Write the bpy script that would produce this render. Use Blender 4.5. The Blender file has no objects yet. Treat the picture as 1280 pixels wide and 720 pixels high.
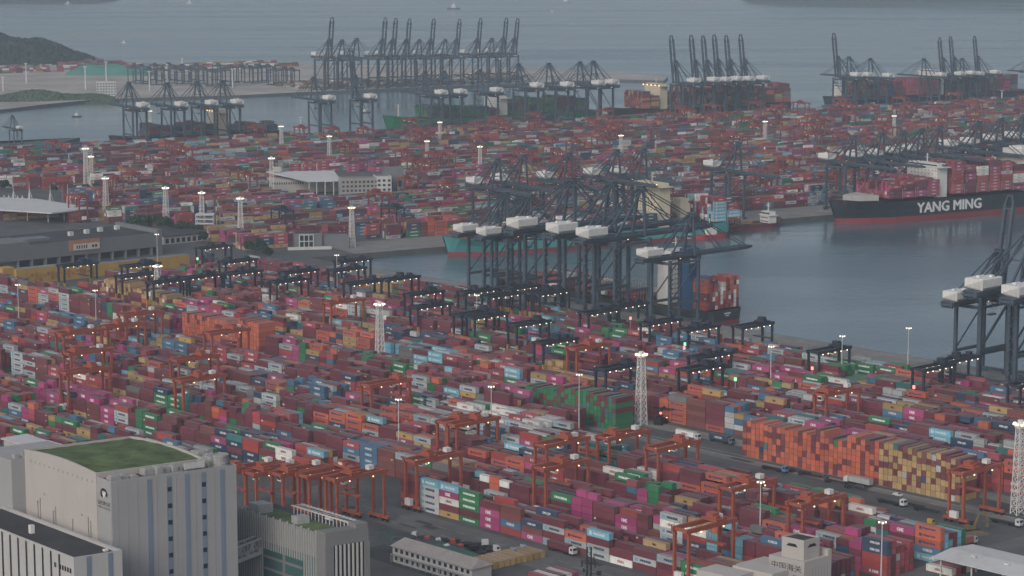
import bpy, bmesh, math, random
import numpy as np
from mathutils import Vector, Matrix
from mathutils.bvhtree import BVHTree
R = math.radians
S = bpy.context.scene
C = bpy.data.collections.new("port"); S.collection.children.link(C)
rnd = random.Random(7)

# ------------------------------------------------------------------ camera
F, PT, H = 2890.0, R(8.73), 242.0
cam = bpy.data.cameras.new("camera"); cam_o = bpy.data.objects.new("camera", cam); C.objects.link(cam_o)
cam.sensor_width = 36; cam.lens = 36 * F / 1280; cam.clip_start = 5; cam.clip_end = 60000
cam_o.location = (0, 0, H); cam_o.rotation_euler = (R(90) - PT, 0, 0)
S.camera = cam_o
cp_, sp_ = math.cos(PT), math.sin(PT)
def G(x, y, z=0.0):
    """the point at height z seen at a place of the 1280x720 photograph"""
    a = (x - 640) / F; b = (360 - y) / F
    dy = cp_ + b * sp_; dz = -sp_ + b * cp_
    t = (z - H) / dz
    return Vector((a * t, dy * t, z))
def GD(x, y, d):
    """the point at depth d on the line of sight"""
    a = (x - 640) / F; b = (360 - y) / F
    t = d / (cp_ + b * sp_)
    return Vector((a * t, d, H + (-sp_ + b * cp_) * t))
def proj(X, Y, Z):
    z = Z - H
    f = Y * cp_ - z * sp_; u = Y * sp_ + z * cp_
    return 640 + F * X / f, 360 - F * u / f
AN = R(47); BN = R(32)            # near yard rows / middle terminal quay
ca, sa = math.cos(AN), math.sin(AN); cb, sb = math.cos(BN), math.sin(BN)
def UV(p): return p[0]*ca - p[1]*sa, p[0]*sa + p[1]*ca
def XYu(u, v): return u*ca + v*sa, -u*sa + v*ca
def PN(p): return p[0]*cb + p[1]*sb, -p[0]*sb + p[1]*cb
def XYp(p, n): return p*cb - n*sb, p*sb + n*cb
def lineP(px, N, z):
    """place along the middle quay direction, on the line N at height z, seen at column px"""
    a = (px - 640) / F
    return (a*(N*cb*cp_ - (z-H)*sp_) + N*sb) / (cb - a*sb*cp_)
def lineU(px, V, z):
    a = (px - 640) / F      # x = u ca + v sa, y = -u sa + v ca
    return (a*(V*ca*cp_ - (z-H)*sp_) - V*sa) / (ca + a*sa*cp_)
def inview(x, y, z, m=70):
    if y < 200: return False
    a, b = proj(x, y, z)
    return -m < a < 1280 + m and -m < b < 720 + m
def inpoly(x, y, poly):
    c = False; j = len(poly) - 1
    for i in range(len(poly)):
        xi, yi = poly[i][0], poly[i][1]; xj, yj = poly[j][0], poly[j][1]
        if (yi > y) != (yj > y) and x < (xj - xi) * (y - yi) / (yj - yi) + xi: c = not c
        j = i
    return c

# ------------------------------------------------------------------ materials
MATS = {}
def mat(name, col, rough=0.7, var=0.12, scale=0.35, metal=0.0, bump=0.0, stain=0.0, attr=None, spec=0.3):
    if name in MATS: return MATS[name]
    m = bpy.data.materials.new(name); m.use_nodes = True; nt = m.node_tree; N = nt.nodes; L = nt.links
    b = N["Principled BSDF"]; b.inputs["Roughness"].default_value = rough; b.inputs["Metallic"].default_value = metal
    b.inputs["Specular IOR Level"].default_value = spec
    tc = N.new("ShaderNodeTexCoord")
    nz = N.new("ShaderNodeTexNoise"); nz.inputs["Scale"].default_value = scale; nz.inputs["Detail"].default_value = 6; nz.inputs["Roughness"].default_value = 0.65
    L.new(tc.outputs["Object"], nz.inputs["Vector"])
    mr = N.new("ShaderNodeMapRange"); mr.inputs["From Min"].default_value = 0.3; mr.inputs["From Max"].default_value = 0.7
    mr.inputs["To Min"].default_value = 1 - var; mr.inputs["To Max"].default_value = 1 + var
    L.new(nz.outputs["Fac"], mr.inputs["Value"])
    mx = N.new("ShaderNodeMix"); mx.data_type = 'RGBA'; mx.blend_type = 'MULTIPLY'; mx.inputs["Factor"].default_value = 1
    if attr:
        at = N.new("ShaderNodeAttribute"); at.attribute_name = attr; L.new(at.outputs["Color"], mx.inputs["A"])
    else: mx.inputs["A"].default_value = (*col, 1)
    L.new(mr.outputs["Result"], mx.inputs["B"])
    out = mx.outputs["Result"]
    if stain > 0:
        n2 = N.new("ShaderNodeTexNoise"); n2.inputs["Scale"].default_value = scale * 3.1; n2.inputs["Detail"].default_value = 8
        mp = N.new("ShaderNodeMapping"); mp.inputs["Scale"].default_value = (1, 1, 0.25); L.new(tc.outputs["Object"], mp.inputs["Vector"]); L.new(mp.outputs["Vector"], n2.inputs["Vector"])
        cr = N.new("ShaderNodeMapRange"); cr.inputs["From Min"].default_value = 0.52; cr.inputs["From Max"].default_value = 0.72; cr.inputs["To Max"].default_value = stain
        L.new(n2.outputs["Fac"], cr.inputs["Value"])
        m2 = N.new("ShaderNodeMix"); m2.data_type = 'RGBA'; m2.inputs["B"].default_value = (0.11, 0.085, 0.07, 1)
        L.new(cr.outputs["Result"], m2.inputs["Factor"]); L.new(out, m2.inputs["A"]); out = m2.outputs["Result"]
    L.new(out, b.inputs["Base Color"])
    if bump > 0:
        bp = N.new("ShaderNodeBump"); bp.inputs["Strength"].default_value = bump; L.new(nz.outputs["Fac"], bp.inputs["Height"]); L.new(bp.outputs["Normal"], b.inputs["Normal"])
    MATS[name] = m; return m
def lampmat(name, col, s):
    if name in MATS: return MATS[name]
    m = bpy.data.materials.new(name); m.use_nodes = True; b = m.node_tree.nodes["Principled BSDF"]
    b.inputs["Base Color"].default_value = (.5, .5, .5, 1)
    b.inputs["Emission Color"].default_value = (*col, 1); b.inputs["Emission Strength"].default_value = s
    m.cycles.emission_sampling = 'NONE'
    MATS[name] = m; return m
def contmat():
    """weathered container paint: per-box colour, rail and post tone from the box's own uv, roofs paled for dust and sky sheen, rust streaks"""
    m = mat("container_paint", None, 0.6, 0.10, 0.5, attr="col", stain=0.30); nt = m.node_tree; N = nt.nodes; L = nt.links; b = N["Principled BSDF"]
    src = b.inputs["Base Color"].links[0].from_socket
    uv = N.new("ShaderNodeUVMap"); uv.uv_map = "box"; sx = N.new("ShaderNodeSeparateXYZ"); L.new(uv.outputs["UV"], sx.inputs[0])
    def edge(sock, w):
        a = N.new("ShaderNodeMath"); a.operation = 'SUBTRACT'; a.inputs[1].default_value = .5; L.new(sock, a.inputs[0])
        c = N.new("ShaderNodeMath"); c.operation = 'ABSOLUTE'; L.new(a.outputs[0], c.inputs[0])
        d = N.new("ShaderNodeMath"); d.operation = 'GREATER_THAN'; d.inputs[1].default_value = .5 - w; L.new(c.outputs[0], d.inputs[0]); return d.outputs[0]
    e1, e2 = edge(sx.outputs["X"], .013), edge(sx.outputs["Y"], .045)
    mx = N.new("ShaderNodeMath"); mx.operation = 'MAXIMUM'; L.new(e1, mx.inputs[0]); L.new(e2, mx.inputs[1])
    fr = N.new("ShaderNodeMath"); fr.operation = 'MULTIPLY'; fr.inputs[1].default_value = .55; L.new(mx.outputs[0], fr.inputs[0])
    k = N.new("ShaderNodeMix"); k.data_type = 'RGBA'; k.inputs["B"].default_value = (.035, .028, .027, 1); L.new(fr.outputs[0], k.inputs["Factor"]); L.new(src, k.inputs["A"])  # dark edges give the rail tone and paint in shade of the gaps
    ge = N.new("ShaderNodeNewGeometry"); gz = N.new("ShaderNodeSeparateXYZ"); L.new(ge.outputs["Normal"], gz.inputs[0])
    du = N.new("ShaderNodeMapRange"); du.inputs["From Min"].default_value = .7; du.inputs["From Max"].default_value = .95; du.inputs["To Max"].default_value = .38; L.new(gz.outputs["Z"], du.inputs["Value"])
    q = N.new("ShaderNodeMix"); q.data_type = 'RGBA'; q.inputs["B"].default_value = (.20, .168, .172, 1); L.new(du.outputs[0], q.inputs["Factor"]); L.new(k.outputs["Result"], q.inputs["A"])  # roof dust tone, lightened to paint in the sky's reflection
    L.new(q.outputs["Result"], b.inputs["Base Color"]); return m
M_SLATE = mat("slate_crane_paint", (0.058, 0.079, 0.105), 0.5, 0.18, 0.3, stain=0.25)
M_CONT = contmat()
M_RED = mat("red_crane_paint", (0.31, 0.080, 0.048), 0.5, 0.15, 0.4, stain=0.3)
M_ORED = mat("faded_red_crane_paint", (0.20, 0.045, 0.04), 0.6, 0.15, 0.4, stain=0.3)
M_NAVY = mat("dark_navy_crane_paint", (0.028, 0.033, 0.048), 0.5, 0.15, 0.4, stain=0.1)
M_YEL = mat("yellow_leg_paint", (0.42, 0.24, 0.06), 0.55, 0.12, 0.5, stain=0.3)
M_WHITE = mat("white_paint", (0.62, 0.62, 0.60), 0.6, 0.06, 0.4, stain=0.22)
M_GALV = mat("galvanised_steel", (0.45, 0.46, 0.46), 0.5, 0.08, 0.5)
M_RUBBER = mat("tyre_rubber", (0.02, 0.02, 0.02), 0.85)
M_GLASS = mat("dark_glass", (0.02, 0.028, 0.035), 0.12, 0.05, spec=0.6)
M_ROPE = mat("steel_rope", (0.035, 0.04, 0.05), 0.5)
M_LAMP = lampmat("cool_lamp_glow", (1.0, 0.82, 0.60), 1.7)
M_LAMPW = lampmat("warm_lamp_glow", (1.0, 0.58, 0.24), 1.9)
M_LAMPR = lampmat("red_lamp_glow", (1.0, 0.12, 0.08), 1.3)
M_LAMPG = lampmat("green_lamp_glow", (0.15, 1.0, 0.35), 1.0)

# ------------------------------------------------------------------ mesh builder
class MB:
    def __init__(s): s.v = []; s.f = []; s.m = []; s.M = None
    def _p(s, p):
        s.v.append(tuple(p)); return len(s.v) - 1
    def quad(s, a, b, c, d, mi=0):
        i = len(s.v); s.v += [tuple(a), tuple(b), tuple(c), tuple(d)]; s.f.append((i, i+1, i+2, i+3)); s.m.append(mi)
    def poly(s, pts, mi=0):
        i = len(s.v); s.v += [tuple(p) for p in pts]; s.f.append(tuple(range(i, i+len(pts)))); s.m.append(mi)
    def hexa(s, c, mi=0):
        i = len(s.v); s.v += [tuple(p) for p in c]
        for f in ((0,3,2,1),(4,5,6,7),(0,1,5,4),(1,2,6,5),(2,3,7,6),(3,0,4,7)):
            s.f.append(tuple(i+k for k in f)); s.m.append(mi)
    def box(s, x0, y0, z0, x1, y1, z1, mi=0):
        s.hexa([(x0,y0,z0),(x1,y0,z0),(x1,y1,z0),(x0,y1,z0),(x0,y0,z1),(x1,y0,z1),(x1,y1,z1),(x0,y1,z1)], mi)
    def bar(s, p, q, w=0.5, h=None, w2=None, mi=0):
        p = Vector(p); q = Vector(q); d = (q - p)
        if d.length < 1e-6: return
        d.normalize(); h = h or w; k = (w2 / w) if w2 else 1
        up = Vector((0,0,1)) if abs(d.z) < 0.95 else Vector((0,1,0))
        a = d.cross(up).normalized(); b = a.cross(d).normalized()
        c = [p+a*(-w/2)+b*(-h/2), p+a*(w/2)+b*(-h/2), p+a*(w/2)+b*(h/2), p+a*(-w/2)+b*(h/2)]
        c += [q+a*(-w/2*k)+b*(-h/2*k), q+a*(w/2*k)+b*(-h/2*k), q+a*(w/2*k)+b*(h/2*k), q+a*(-w/2*k)+b*(h/2*k)]
        s.hexa(c, mi)
    def tube(s, p, q, r, r2=None, n=8, mi=0, cap=True):
        p = Vector(p); q = Vector(q); d = (q - p).normalized(); r2 = r if r2 is None else r2
        up = Vector((0,0,1)) if abs(d.z) < 0.95 else Vector((0,1,0))
        a = d.cross(up).normalized(); b = a.cross(d).normalized(); i = len(s.v)
        for k in range(n):
            t = 2*math.pi*k/n; o = a*math.cos(t)+b*math.sin(t); s.v.append(tuple(p+o*r)); s.v.append(tuple(q+o*r2))
        for k in range(n):
            j = (k+1) % n; s.f.append((i+2*k, i+2*j, i+2*j+1, i+2*k+1)); s.m.append(mi)
        if cap:
            s.f.append(tuple(i+2*k for k in range(n))[::-1]); s.m.append(mi); s.f.append(tuple(i+2*k+1 for k in range(n))); s.m.append(mi)
    def ball(s, p, r, mi=0, squash=1.0):
        p = Vector(p); n, m = 8, 5; i = len(s.v)
        for a in range(m+1):
            t = math.pi*a/m
            for b in range(n):
                u = 2*math.pi*b/n; s.v.append((p.x+r*math.sin(t)*math.cos(u), p.y+r*math.sin(t)*math.sin(u), p.z+r*math.cos(t)*squash))
        for a in range(m):
            for b in range(n):
                c = (b+1) % n; s.f.append((i+a*n+b, i+(a+1)*n+b, i+(a+1)*n+c, i+a*n+c)); s.m.append(mi)
    def prism(s, pts, z0, z1, mi=0, mtop=None):
        n = len(pts); i = len(s.v)
        s.v += [(p[0], p[1], z0) for p in pts] + [(p[0], p[1], z1) for p in pts]
        for k in range(n):
            j = (k+1) % n; s.f.append((i+k, i+j, i+n+j, i+n+k)); s.m.append(mi)
        s.f.append(tuple(range(i+n, i+2*n))); s.m.append(mi if mtop is None else mtop)
        s.f.append(tuple(range(i, i+n))[::-1]); s.m.append(mi)
    def mesh(s, name, mats):
        me = bpy.data.meshes.new(name); me.from_pydata(s.v, [], s.f)
        for m in (mats if isinstance(mats, (list, tuple)) else [mats]): me.materials.append(m)
        me.polygons.foreach_set("material_index", s.m); me.update(); me.shade_flat(); return me
    def build(s, name, mats, parent=None, loc=None, rotz=0):
        o = bpy.data.objects.new(name, s.mesh(name, mats)); C.objects.link(o)
        if parent is not None: o.parent = parent
        if loc is not None: o.location = loc
        if rotz: o.rotation_euler = (0, 0, rotz)
        return o
def fix(o):
    bm = bmesh.new(); bm.from_mesh(o.data); bmesh.ops.recalc_face_normals(bm, faces=bm.faces); bm.to_mesh(o.data); bm.free(); return o
def tag(o, label=None, cat=None, group=None, kind=None):
    if label: o["label"] = label
    if cat: o["category"] = cat
    if group: o["group"] = group
    if kind: o["kind"] = kind
    return o
def thing(name, label, cat, loc=(0,0,0), rotz=0, group=None):
    o = bpy.data.objects.new(name, None); C.objects.link(o); o.location = loc; o.rotation_euler = (0, 0, rotz); o.empty_display_size = 1
    return tag(o, label, cat, group)
KIDS = {}
def kids(o):
    return list(o.children)
def dup(root, loc, rotz=0, scale=1.0, skip=()):
    r = root.copy(); C.objects.link(r); r.location = loc; r.rotation_euler = (0, 0, rotz); r.scale = (scale,)*3
    def rec(src, dst):
        for ch in src.children:
            if ch.name.split('.')[0] in skip: continue
            c = ch.copy(); C.objects.link(c); c.parent = dst; rec(ch, c)
    rec(root, r); return r
LM = []      # landmarks for labels: (phrase, x, y)
PEND = {}    # kind -> list of (object, phrase, x, y)
def pend(kind, o, phrase): PEND.setdefault(kind, []).append((o, phrase, o.location.x, o.location.y))
ORD = ["closest to", "second closest to", "third closest to", "fourth closest to", "fifth closest to", "sixth closest to", "seventh closest to", "eighth closest to", "ninth closest to", "tenth closest to", "eleventh closest to", "twelfth closest to", "thirteenth closest to", "fourteenth closest to", "fifteenth closest to", "sixteenth closest to", "seventeenth closest to", "eighteenth closest to"]
def resolve_labels():
    for kind, items in PEND.items():
        by = {}
        for it in items:
            ds = sorted((math.hypot(l[1]-it[2], l[2]-it[3]), l[0]) for l in LM)
            by.setdefault((it[1], ds[0][1]), []).append((ds[0][0], it))
        for (ph, lm), lst in by.items():
            lst.sort(key=lambda t: t[0])
            for k, (_, it) in enumerate(lst):
                it[0]["label"] = f"{ph} {ORD[min(k, len(ORD)-1)]} {lm}"

# text as plain triangles
_txt = {}
def text_tris(s, res=2, bold=0.0):
    """text of letter height 1 centred on the origin: list of triangles in 2D, and its width"""
    if s in _txt: return _txt[s]
    cu = bpy.data.curves.new("lettering", 'FONT'); cu.body = s; cu.resolution_u = res; cu.fill_mode = 'FRONT'
    o = bpy.data.objects.new("lettering", cu); C.objects.link(o)
    bpy.context.view_layer.update()
    me = o.evaluated_get(bpy.context.evaluated_depsgraph_get()).to_mesh(); me.calc_loop_triangles()
    v = np.array([p.co[:2] for p in me.vertices]) if len(me.vertices) else np.zeros((0, 2))
    t = np.array([l.vertices[:] for l in me.loop_triangles], int) if len(me.loop_triangles) else np.zeros((0, 3), int)
    o.evaluated_get(bpy.context.evaluated_depsgraph_get()).to_mesh_clear()
    bpy.data.objects.remove(o); bpy.data.curves.remove(cu)
    if len(v):
        lo, hi = v.min(0), v.max(0); v = (v - (lo+hi)/2) / (hi[1]-lo[1]); w = (hi[0]-lo[0])/(hi[1]-lo[1])
    else: w = 0
    _txt[s] = (v, t, w); return _txt[s]
def letters(mb, s, origin, ax, up, height, mi=0, width=None, slant=0.0):
    v, t, w = text_tris(s); o = Vector(origin); ax = Vector(ax); up = Vector(up); k = height if width is None else width / max(w, .01)
    i = len(mb.v)
    for p in v: mb.v.append(tuple(o + ax*float(p[0]*k + slant*p[1]*height) + up*float(p[1]*height)))
    for a in t: mb.f.append((i+int(a[0]), i+int(a[1]), i+int(a[2]))); mb.m.append(mi)
# ------------------------------------------------------------------ light, sky, air
w = bpy.data.worlds.new("World"); S.world = w; w.use_nodes = True
nt = w.node_tree; bg = nt.nodes["Background"]
sky = nt.nodes.new("ShaderNodeTexSky"); sky.sky_type = 'NISHITA'; sky.sun_disc = False
SUN_EL, SUN_AZ = R(32), R(-150)          # azimuth from +Y towards +X
sky.sun_elevation = SUN_EL; sky.sun_rotation = SUN_AZ; sky.air_density = 1.0; sky.dust_density = 4.0; sky.ozone_density = 1.5
hs = nt.nodes.new("ShaderNodeHueSaturation"); hs.inputs["Saturation"].default_value = 0.55
nt.links.new(sky.outputs["Color"], hs.inputs["Color"]); nt.links.new(hs.outputs["Color"], bg.inputs["Color"]); bg.inputs["Strength"].default_value = 0.09
sl = bpy.data.lights.new("sun", 'SUN'); sl.energy = 0.5; sl.angle = R(30); sl.color = (1.0, 0.95, 0.9)
so = bpy.data.objects.new("sun", sl); C.objects.link(so)
d = Vector((math.sin(SUN_AZ)*math.cos(SUN_EL), math.cos(SUN_AZ)*math.cos(SUN_EL), math.sin(SUN_EL)))
so.rotation_euler = d.to_track_quat('Z', 'Y').to_euler(); so.location = (0, 0, 900)
S.view_settings.view_transform = 'Standard'; S.view_settings.look = 'None'; S.view_settings.gamma = 1.0; S.view_settings.exposure = 0.50
S.view_settings.use_curve_mapping = False
S.cycles.max_bounces = 4; S.cycles.diffuse_bounces = 2; S.cycles.glossy_bounces = 2; S.cycles.volume_bounces = 0; S.cycles.transmission_bounces = 2
S.cycles.use_denoising = True
# water: one sheet to the horizon
me = bpy.data.meshes.new("sea"); s_ = 40000
me.from_pydata([(-s_, -2000, -4), (s_, -2000, -4), (s_, 45000, -4), (-s_, 45000, -4)], [], [(0, 1, 2, 3)])
sea = bpy.data.objects.new("sea", me); C.objects.link(sea); tag(sea, "grey blue harbour water with faint ripples", None, None, "structure")
m = bpy.data.materials.new("sea_water"); m.use_nodes = True; N = m.node_tree.nodes; L = m.node_tree.links; b = N["Principled BSDF"]
b.inputs["Base Color"].default_value = (0.072, 0.122, 0.152, 1); b.inputs["Roughness"].default_value = 0.28; b.inputs["IOR"].default_value = 1.33
tc = N.new("ShaderNodeTexCoord"); mp = N.new("ShaderNodeMapping"); mp.inputs["Rotation"].default_value = (0, 0, R(20)); mp.inputs["Scale"].default_value = (0.012, 0.05, 1)
L.new(tc.outputs["Object"], mp.inputs["Vector"])
n1 = N.new("ShaderNodeTexNoise"); n1.inputs["Scale"].default_value = 1; n1.inputs["Detail"].default_value = 8; n1.inputs["Roughness"].default_value = 0.6; L.new(mp.outputs["Vector"], n1.inputs["Vector"])
n2 = N.new("ShaderNodeTexNoise"); n2.inputs["Scale"].default_value = 0.12; n2.inputs["Detail"].default_value = 5; L.new(tc.outputs["Object"], n2.inputs["Vector"])
mp3 = N.new("ShaderNodeMapping"); mp3.inputs["Rotation"].default_value = (0, 0, R(-12)); mp3.inputs["Scale"].default_value = (0.0009, 0.0045, 1); L.new(tc.outputs["Object"], mp3.inputs["Vector"])
n3 = N.new("ShaderNodeTexNoise"); n3.inputs["Scale"].default_value = 1; n3.inputs["Detail"].default_value = 6; L.new(mp3.outputs["Vector"], n3.inputs["Vector"])
ad = N.new("ShaderNodeMath"); ad.operation = 'ADD'; L.new(n1.outputs["Fac"], ad.inputs[0]); L.new(n2.outputs["Fac"], ad.inputs[1])
bp = N.new("ShaderNodeBump"); bp.inputs["Strength"].default_value = 0.30; bp.inputs["Distance"].default_value = 1.2; L.new(ad.outputs[0], bp.inputs["Height"]); L.new(bp.outputs["Normal"], b.inputs["Normal"])
mr = N.new("ShaderNodeMapRange"); mr.inputs["From Min"].default_value = 0.35; mr.inputs["From Max"].default_value = 0.65; mr.inputs["To Min"].default_value = 0.09; mr.inputs["To Max"].default_value = 0.30
L.new(n3.outputs["Fac"], mr.inputs["Value"]); L.new(mr.outputs["Result"], b.inputs["Roughness"])
me.materials.append(m)

# land slabs
M_ASPH = mat("asphalt_apron", (0.085, 0.085, 0.088), 0.85, 0.30, 0.05, stain=0.25)
M_CONC = mat("concrete_quay", (0.20, 0.195, 0.185), 0.85, 0.25, 0.06, stain=0.35)
M_PALE = mat("pale_reclaimed_ground", (0.34, 0.31, 0.28), 0.9, 0.35, 0.012, stain=0.2)
M_DARKC = mat("dark_quay_wall", (0.09, 0.09, 0.088), 0.9, 0.3, 0.1)
QV = 1066.0; QN = 1545.0; BNK = 2478.0; FN = 3192.0
def isect():   # corner where the near quay meets the middle quay
    # point with v=QV, n=QN
    A = np.array([[sa, ca], [-sb, cb]]); return np.linalg.solve(A, np.array([QV, QN]))
kx, ky = isect()
def slab(name, pts, z1, mats, label, z0=-12):
    mb = MB(); mb.prism(pts, z0, z1, 1, 0); o = fix(mb.build(name, mats)); return tag(o, label, None, None, "structure")
u0 = 3000
near = [(kx, ky), XYu(u0, QV), (XYu(u0, QV)[0], -1500), (-6000, -1500), (-6000, ky), ]
pk, nk = PN((kx, ky))
slab("near_terminal_ground", near, 0.0, [M_ASPH, M_DARKC], "grey asphalt ground of the near container yard")
mid = [(kx, ky), XYp(2600, QN), XYp(2330, 2380), XYp(2290, BNK), XYp(pk - 300, BNK), G(100, 172), G(62, 182), G(0, 190), (-2500, G(0, 190).y), (-2500, ky)]
slab("middle_terminal_ground", mid, 0.0, [M_ASPH, M_DARKC], "grey paved ground of the middle container terminal")
pf0 = PN(G(378, 108))[0]
farp = [XYp(PN(G(380, 116))[0], FN), XYp(PN(G(790, 101))[0], FN), G(830, 101), G(835, 96), G(760, 90), G(640, 84), G(380, 80), G(120, 78), G(-40, 90), (-2500, 3500), (-2500, 3000), G(0, 137), G(60, 130), G(120, 124), G(300, 119)]
slab("far_terminal_ground", farp, 0.0, [M_PALE, M_DARKC], "pale reclaimed ground of the far terminal across the channel")
# paler concrete aprons along the quays, 4 mm above
def strip(name, pts, z, m, label):
    mb = MB(); mb.poly([(p[0], p[1], z) for p in pts]); return tag(mb.build(name, m), label, None, None, "structure")
strip("near_quay_apron", [XYu(UV((kx, ky))[0]+45, QV-0.6), XYu(-300, QV-0.6), XYu(-300, QV-52), XYu(UV((kx, ky))[0]+45, QV-52)][::-1], 0.004, M_CONC, "concrete quay apron under the near ship cranes")
strip("middle_quay_apron", [XYp(pk+40, QN+0.6), XYp(2500, QN+0.6), XYp(2500, QN+60), XYp(pk+40, QN+60)], 0.004, M_CONC, "concrete quay apron along the middle basin")
OCC = []
# ------------------------------------------------------------------ containers
PAL = {"maroon": (.128,.028,.042), "brown": (.140,.045,.042), "red": (.27,.040,.035), "crimson": (.30,.050,.065), "orange": (.40,.088,.042),
       "magenta": (.30,.040,.135), "green": (.022,.155,.062), "grey": (.33,.345,.345), "navy": (.025,.048,.095), "blue": (.045,.125,.215),
       "tan": (.33,.215,.085), "skyblue": (.13,.34,.44), "white": (.55,.55,.52), "teal": (.028,.125,.125), "dgrey": (.12,.12,.12)}
CW = {"maroon": 36, "brown": 11, "red": 6, "crimson": 7, "orange": 8.5, "magenta": 5.5, "green": 6.5, "grey": 10, "navy": 5.5, "blue": 4.5, "tan": 7, "skyblue": 2, "white": 2.2, "teal": 2.5, "dgrey": .8}
CWM = dict(CW, maroon=30, tan=9, grey=11, crimson=11, navy=7, teal=4.5, red=7, orange=4, magenta=7, white=3.5)
CN, CP = list(CW), list(CW.values()); CNM, CPM = list(CWM), list(CWM.values())
WHITE_, DARK_, INK = (.68,.68,.66), (.03,.035,.05), (.02,.05,.13)
# word(s) on the long side: text, letter height share, width share, colour, centre along the side
BRAND = {"grey": ("MAERSK", .36, .48, INK, .06), "skyblue": ("MAERSK", .34, .50, WHITE_, .06), "magenta": ("ONE", .50, .26, (.75,.68,.72), -.06), "green": ("EVERGREEN", .34, .58, (.78,.80,.77), 0),
         "orange": ("Hapag-Lloyd", .34, .48, (.03,.05,.16), .05), "tan": ("MSC", .34, .15, (.05,.035,.02), 0), "navy": ("CMA CGM", .34, .36, WHITE_, 0), "blue": ("COSCO", .36, .36, WHITE_, .0),
         "white": ("OOCL", .36, .30, (.35,.05,.06), 0), "crimson": ("K LINE", .36, .36, WHITE_, .0)}
class Bx:
    __slots__ = ("fade","rgb","x","y","z","yaw","L","h","c","blk","row","col","tier","n","side","end","top","near","val")
BOXES = []
def add_box_(x, y, z, yaw, L, h, c, blk, row, col, tier, n, side, end, top, near):
    b = Bx(); b.x, b.y, b.z, b.yaw, b.L, b.h, b.c, b.blk, b.row, b.col, b.tier, b.n, b.side, b.end, b.top, b.near = x, y, z, yaw, L, h, c, blk, row, col, tier, n, side, end, top, near
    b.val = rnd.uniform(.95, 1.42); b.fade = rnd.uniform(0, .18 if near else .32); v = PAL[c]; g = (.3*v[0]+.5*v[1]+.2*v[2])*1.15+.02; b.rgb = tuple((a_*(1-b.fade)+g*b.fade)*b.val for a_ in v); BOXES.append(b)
def pick(near): return rnd.choices(CN, CP)[0] if near else rnd.choices(CNM, CPM)[0]

def rtg_block(name, a0, a1, b0, nrow, frame, mean, near=True, skip=None, special=None, aisles=(), favour=None, cols=None, end_at_hi=True, split=.22, pitch=2.78, lo=0, hi=6):
    """rows of stacks; containers lie along axis a, rows step along axis b; frame(a,b) gives x,y"""
    yaw = {XYu: -AN, XYp: BN}[frame]
    # stack slots along a, counted from the camera-side end
    slots = []; a = a1
    while a > a0:
        if any(lo_ < a < hi_ for lo_, hi_ in aisles): a -= 2; continue
        if rnd.random() < split: slots.append((a - 6.06, 6.06)); slots.append((a - 12.3, 6.06))
        else: slots.append((a - 12.19, 12.19))
        a -= 12.55
    hts = {}; base = mean
    for k, (s0, L) in enumerate(slots):
        if rnd.random() < .16: base = mean + rnd.uniform(-1.0, .8)
        for r in range(nrow):
            v = int(round(base + rnd.uniform(-.75, .65)))
            if rnd.random() < .05: v -= 2
            v = max(lo, min(hi, v))
            cx, cy = frame(s0 + L/2, b0 + r*pitch + 1.22)
            if not inview(cx, cy, 5): v = -1
            elif skip and any(inpoly(cx, cy, p) for p in skip): v = -1
            hts[k, r] = v
        if special and k in special: pass
    bay_c = None
    for k, (s0, L) in enumerate(slots):
        if bay_c is None or rnd.random() < .45: bay_c = pick(near)
        for r in range(nrow):
            n = hts[k, r]
            sp = special.get((k, r)) if special else None
            if sp is not None: n = len(sp)
            if n <= 0: continue
            cx, cy = frame(s0 + L/2, b0 + r*pitch + 1.22); z = 0.02; last = None
            for t in range(n):
                q = rnd.random()
                c = sp[t] if sp else (last if last and q < .38 else bay_c if q < .62 else pick(near))
                if favour and not sp and rnd.random() < favour[1]: c = rnd.choice(favour[0])
                last = c
                h = 2.9 if rnd.random() < .72 else 2.59
                front = r == 0 or max(0, hts.get((k, r-1), 0)) <= t
                kk = k-1 if end_at_hi else k+1
                end = max(0, hts.get((kk, r), 0)) <= t or abs((slots[kk][0] if 0 <= kk < len(slots) else 1e9) - s0) > 13.5
                back = r == nrow-1 or max(0, hts.get((k, r+1), 0)) <= t
                if front or end or t == n-1 or back or t == 0 and rnd.random() < .3:
                    add_box_(cx, cy, z, yaw, L, h, c, name, r, k, t, n, front, end, t == n-1, near)
                z += h + .02
    return slots, hts

def cross_block(name, a0, a1, b0, frame, mean, tone, hi=7, near=True):
    """empties stacked side by side: container ends face the camera, the long side shows at the end of the row"""
    yaw = R(90) - AN; k = 0; a = a1; prev = 0; n = mean
    while a > a0:
        if rnd.random() < .10: n = max(mean-1, min(hi, n + rnd.choice((-1, 1))))
        cx, cy = frame(a - 1.22, b0 + 6.1); z = .02; last = None
        for t in range(n):
            c = tone(a, t, n); q = rnd.random()
            h = 2.9 if rnd.random() < .5 else 2.59
            add_box_(cx, cy, z, yaw, 12.19, h, c, name, 0, k, t, n, prev <= t, True, t == n-1, near)
            z += h + .02
        prev = n; k += 1; a -= 2.58

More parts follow.
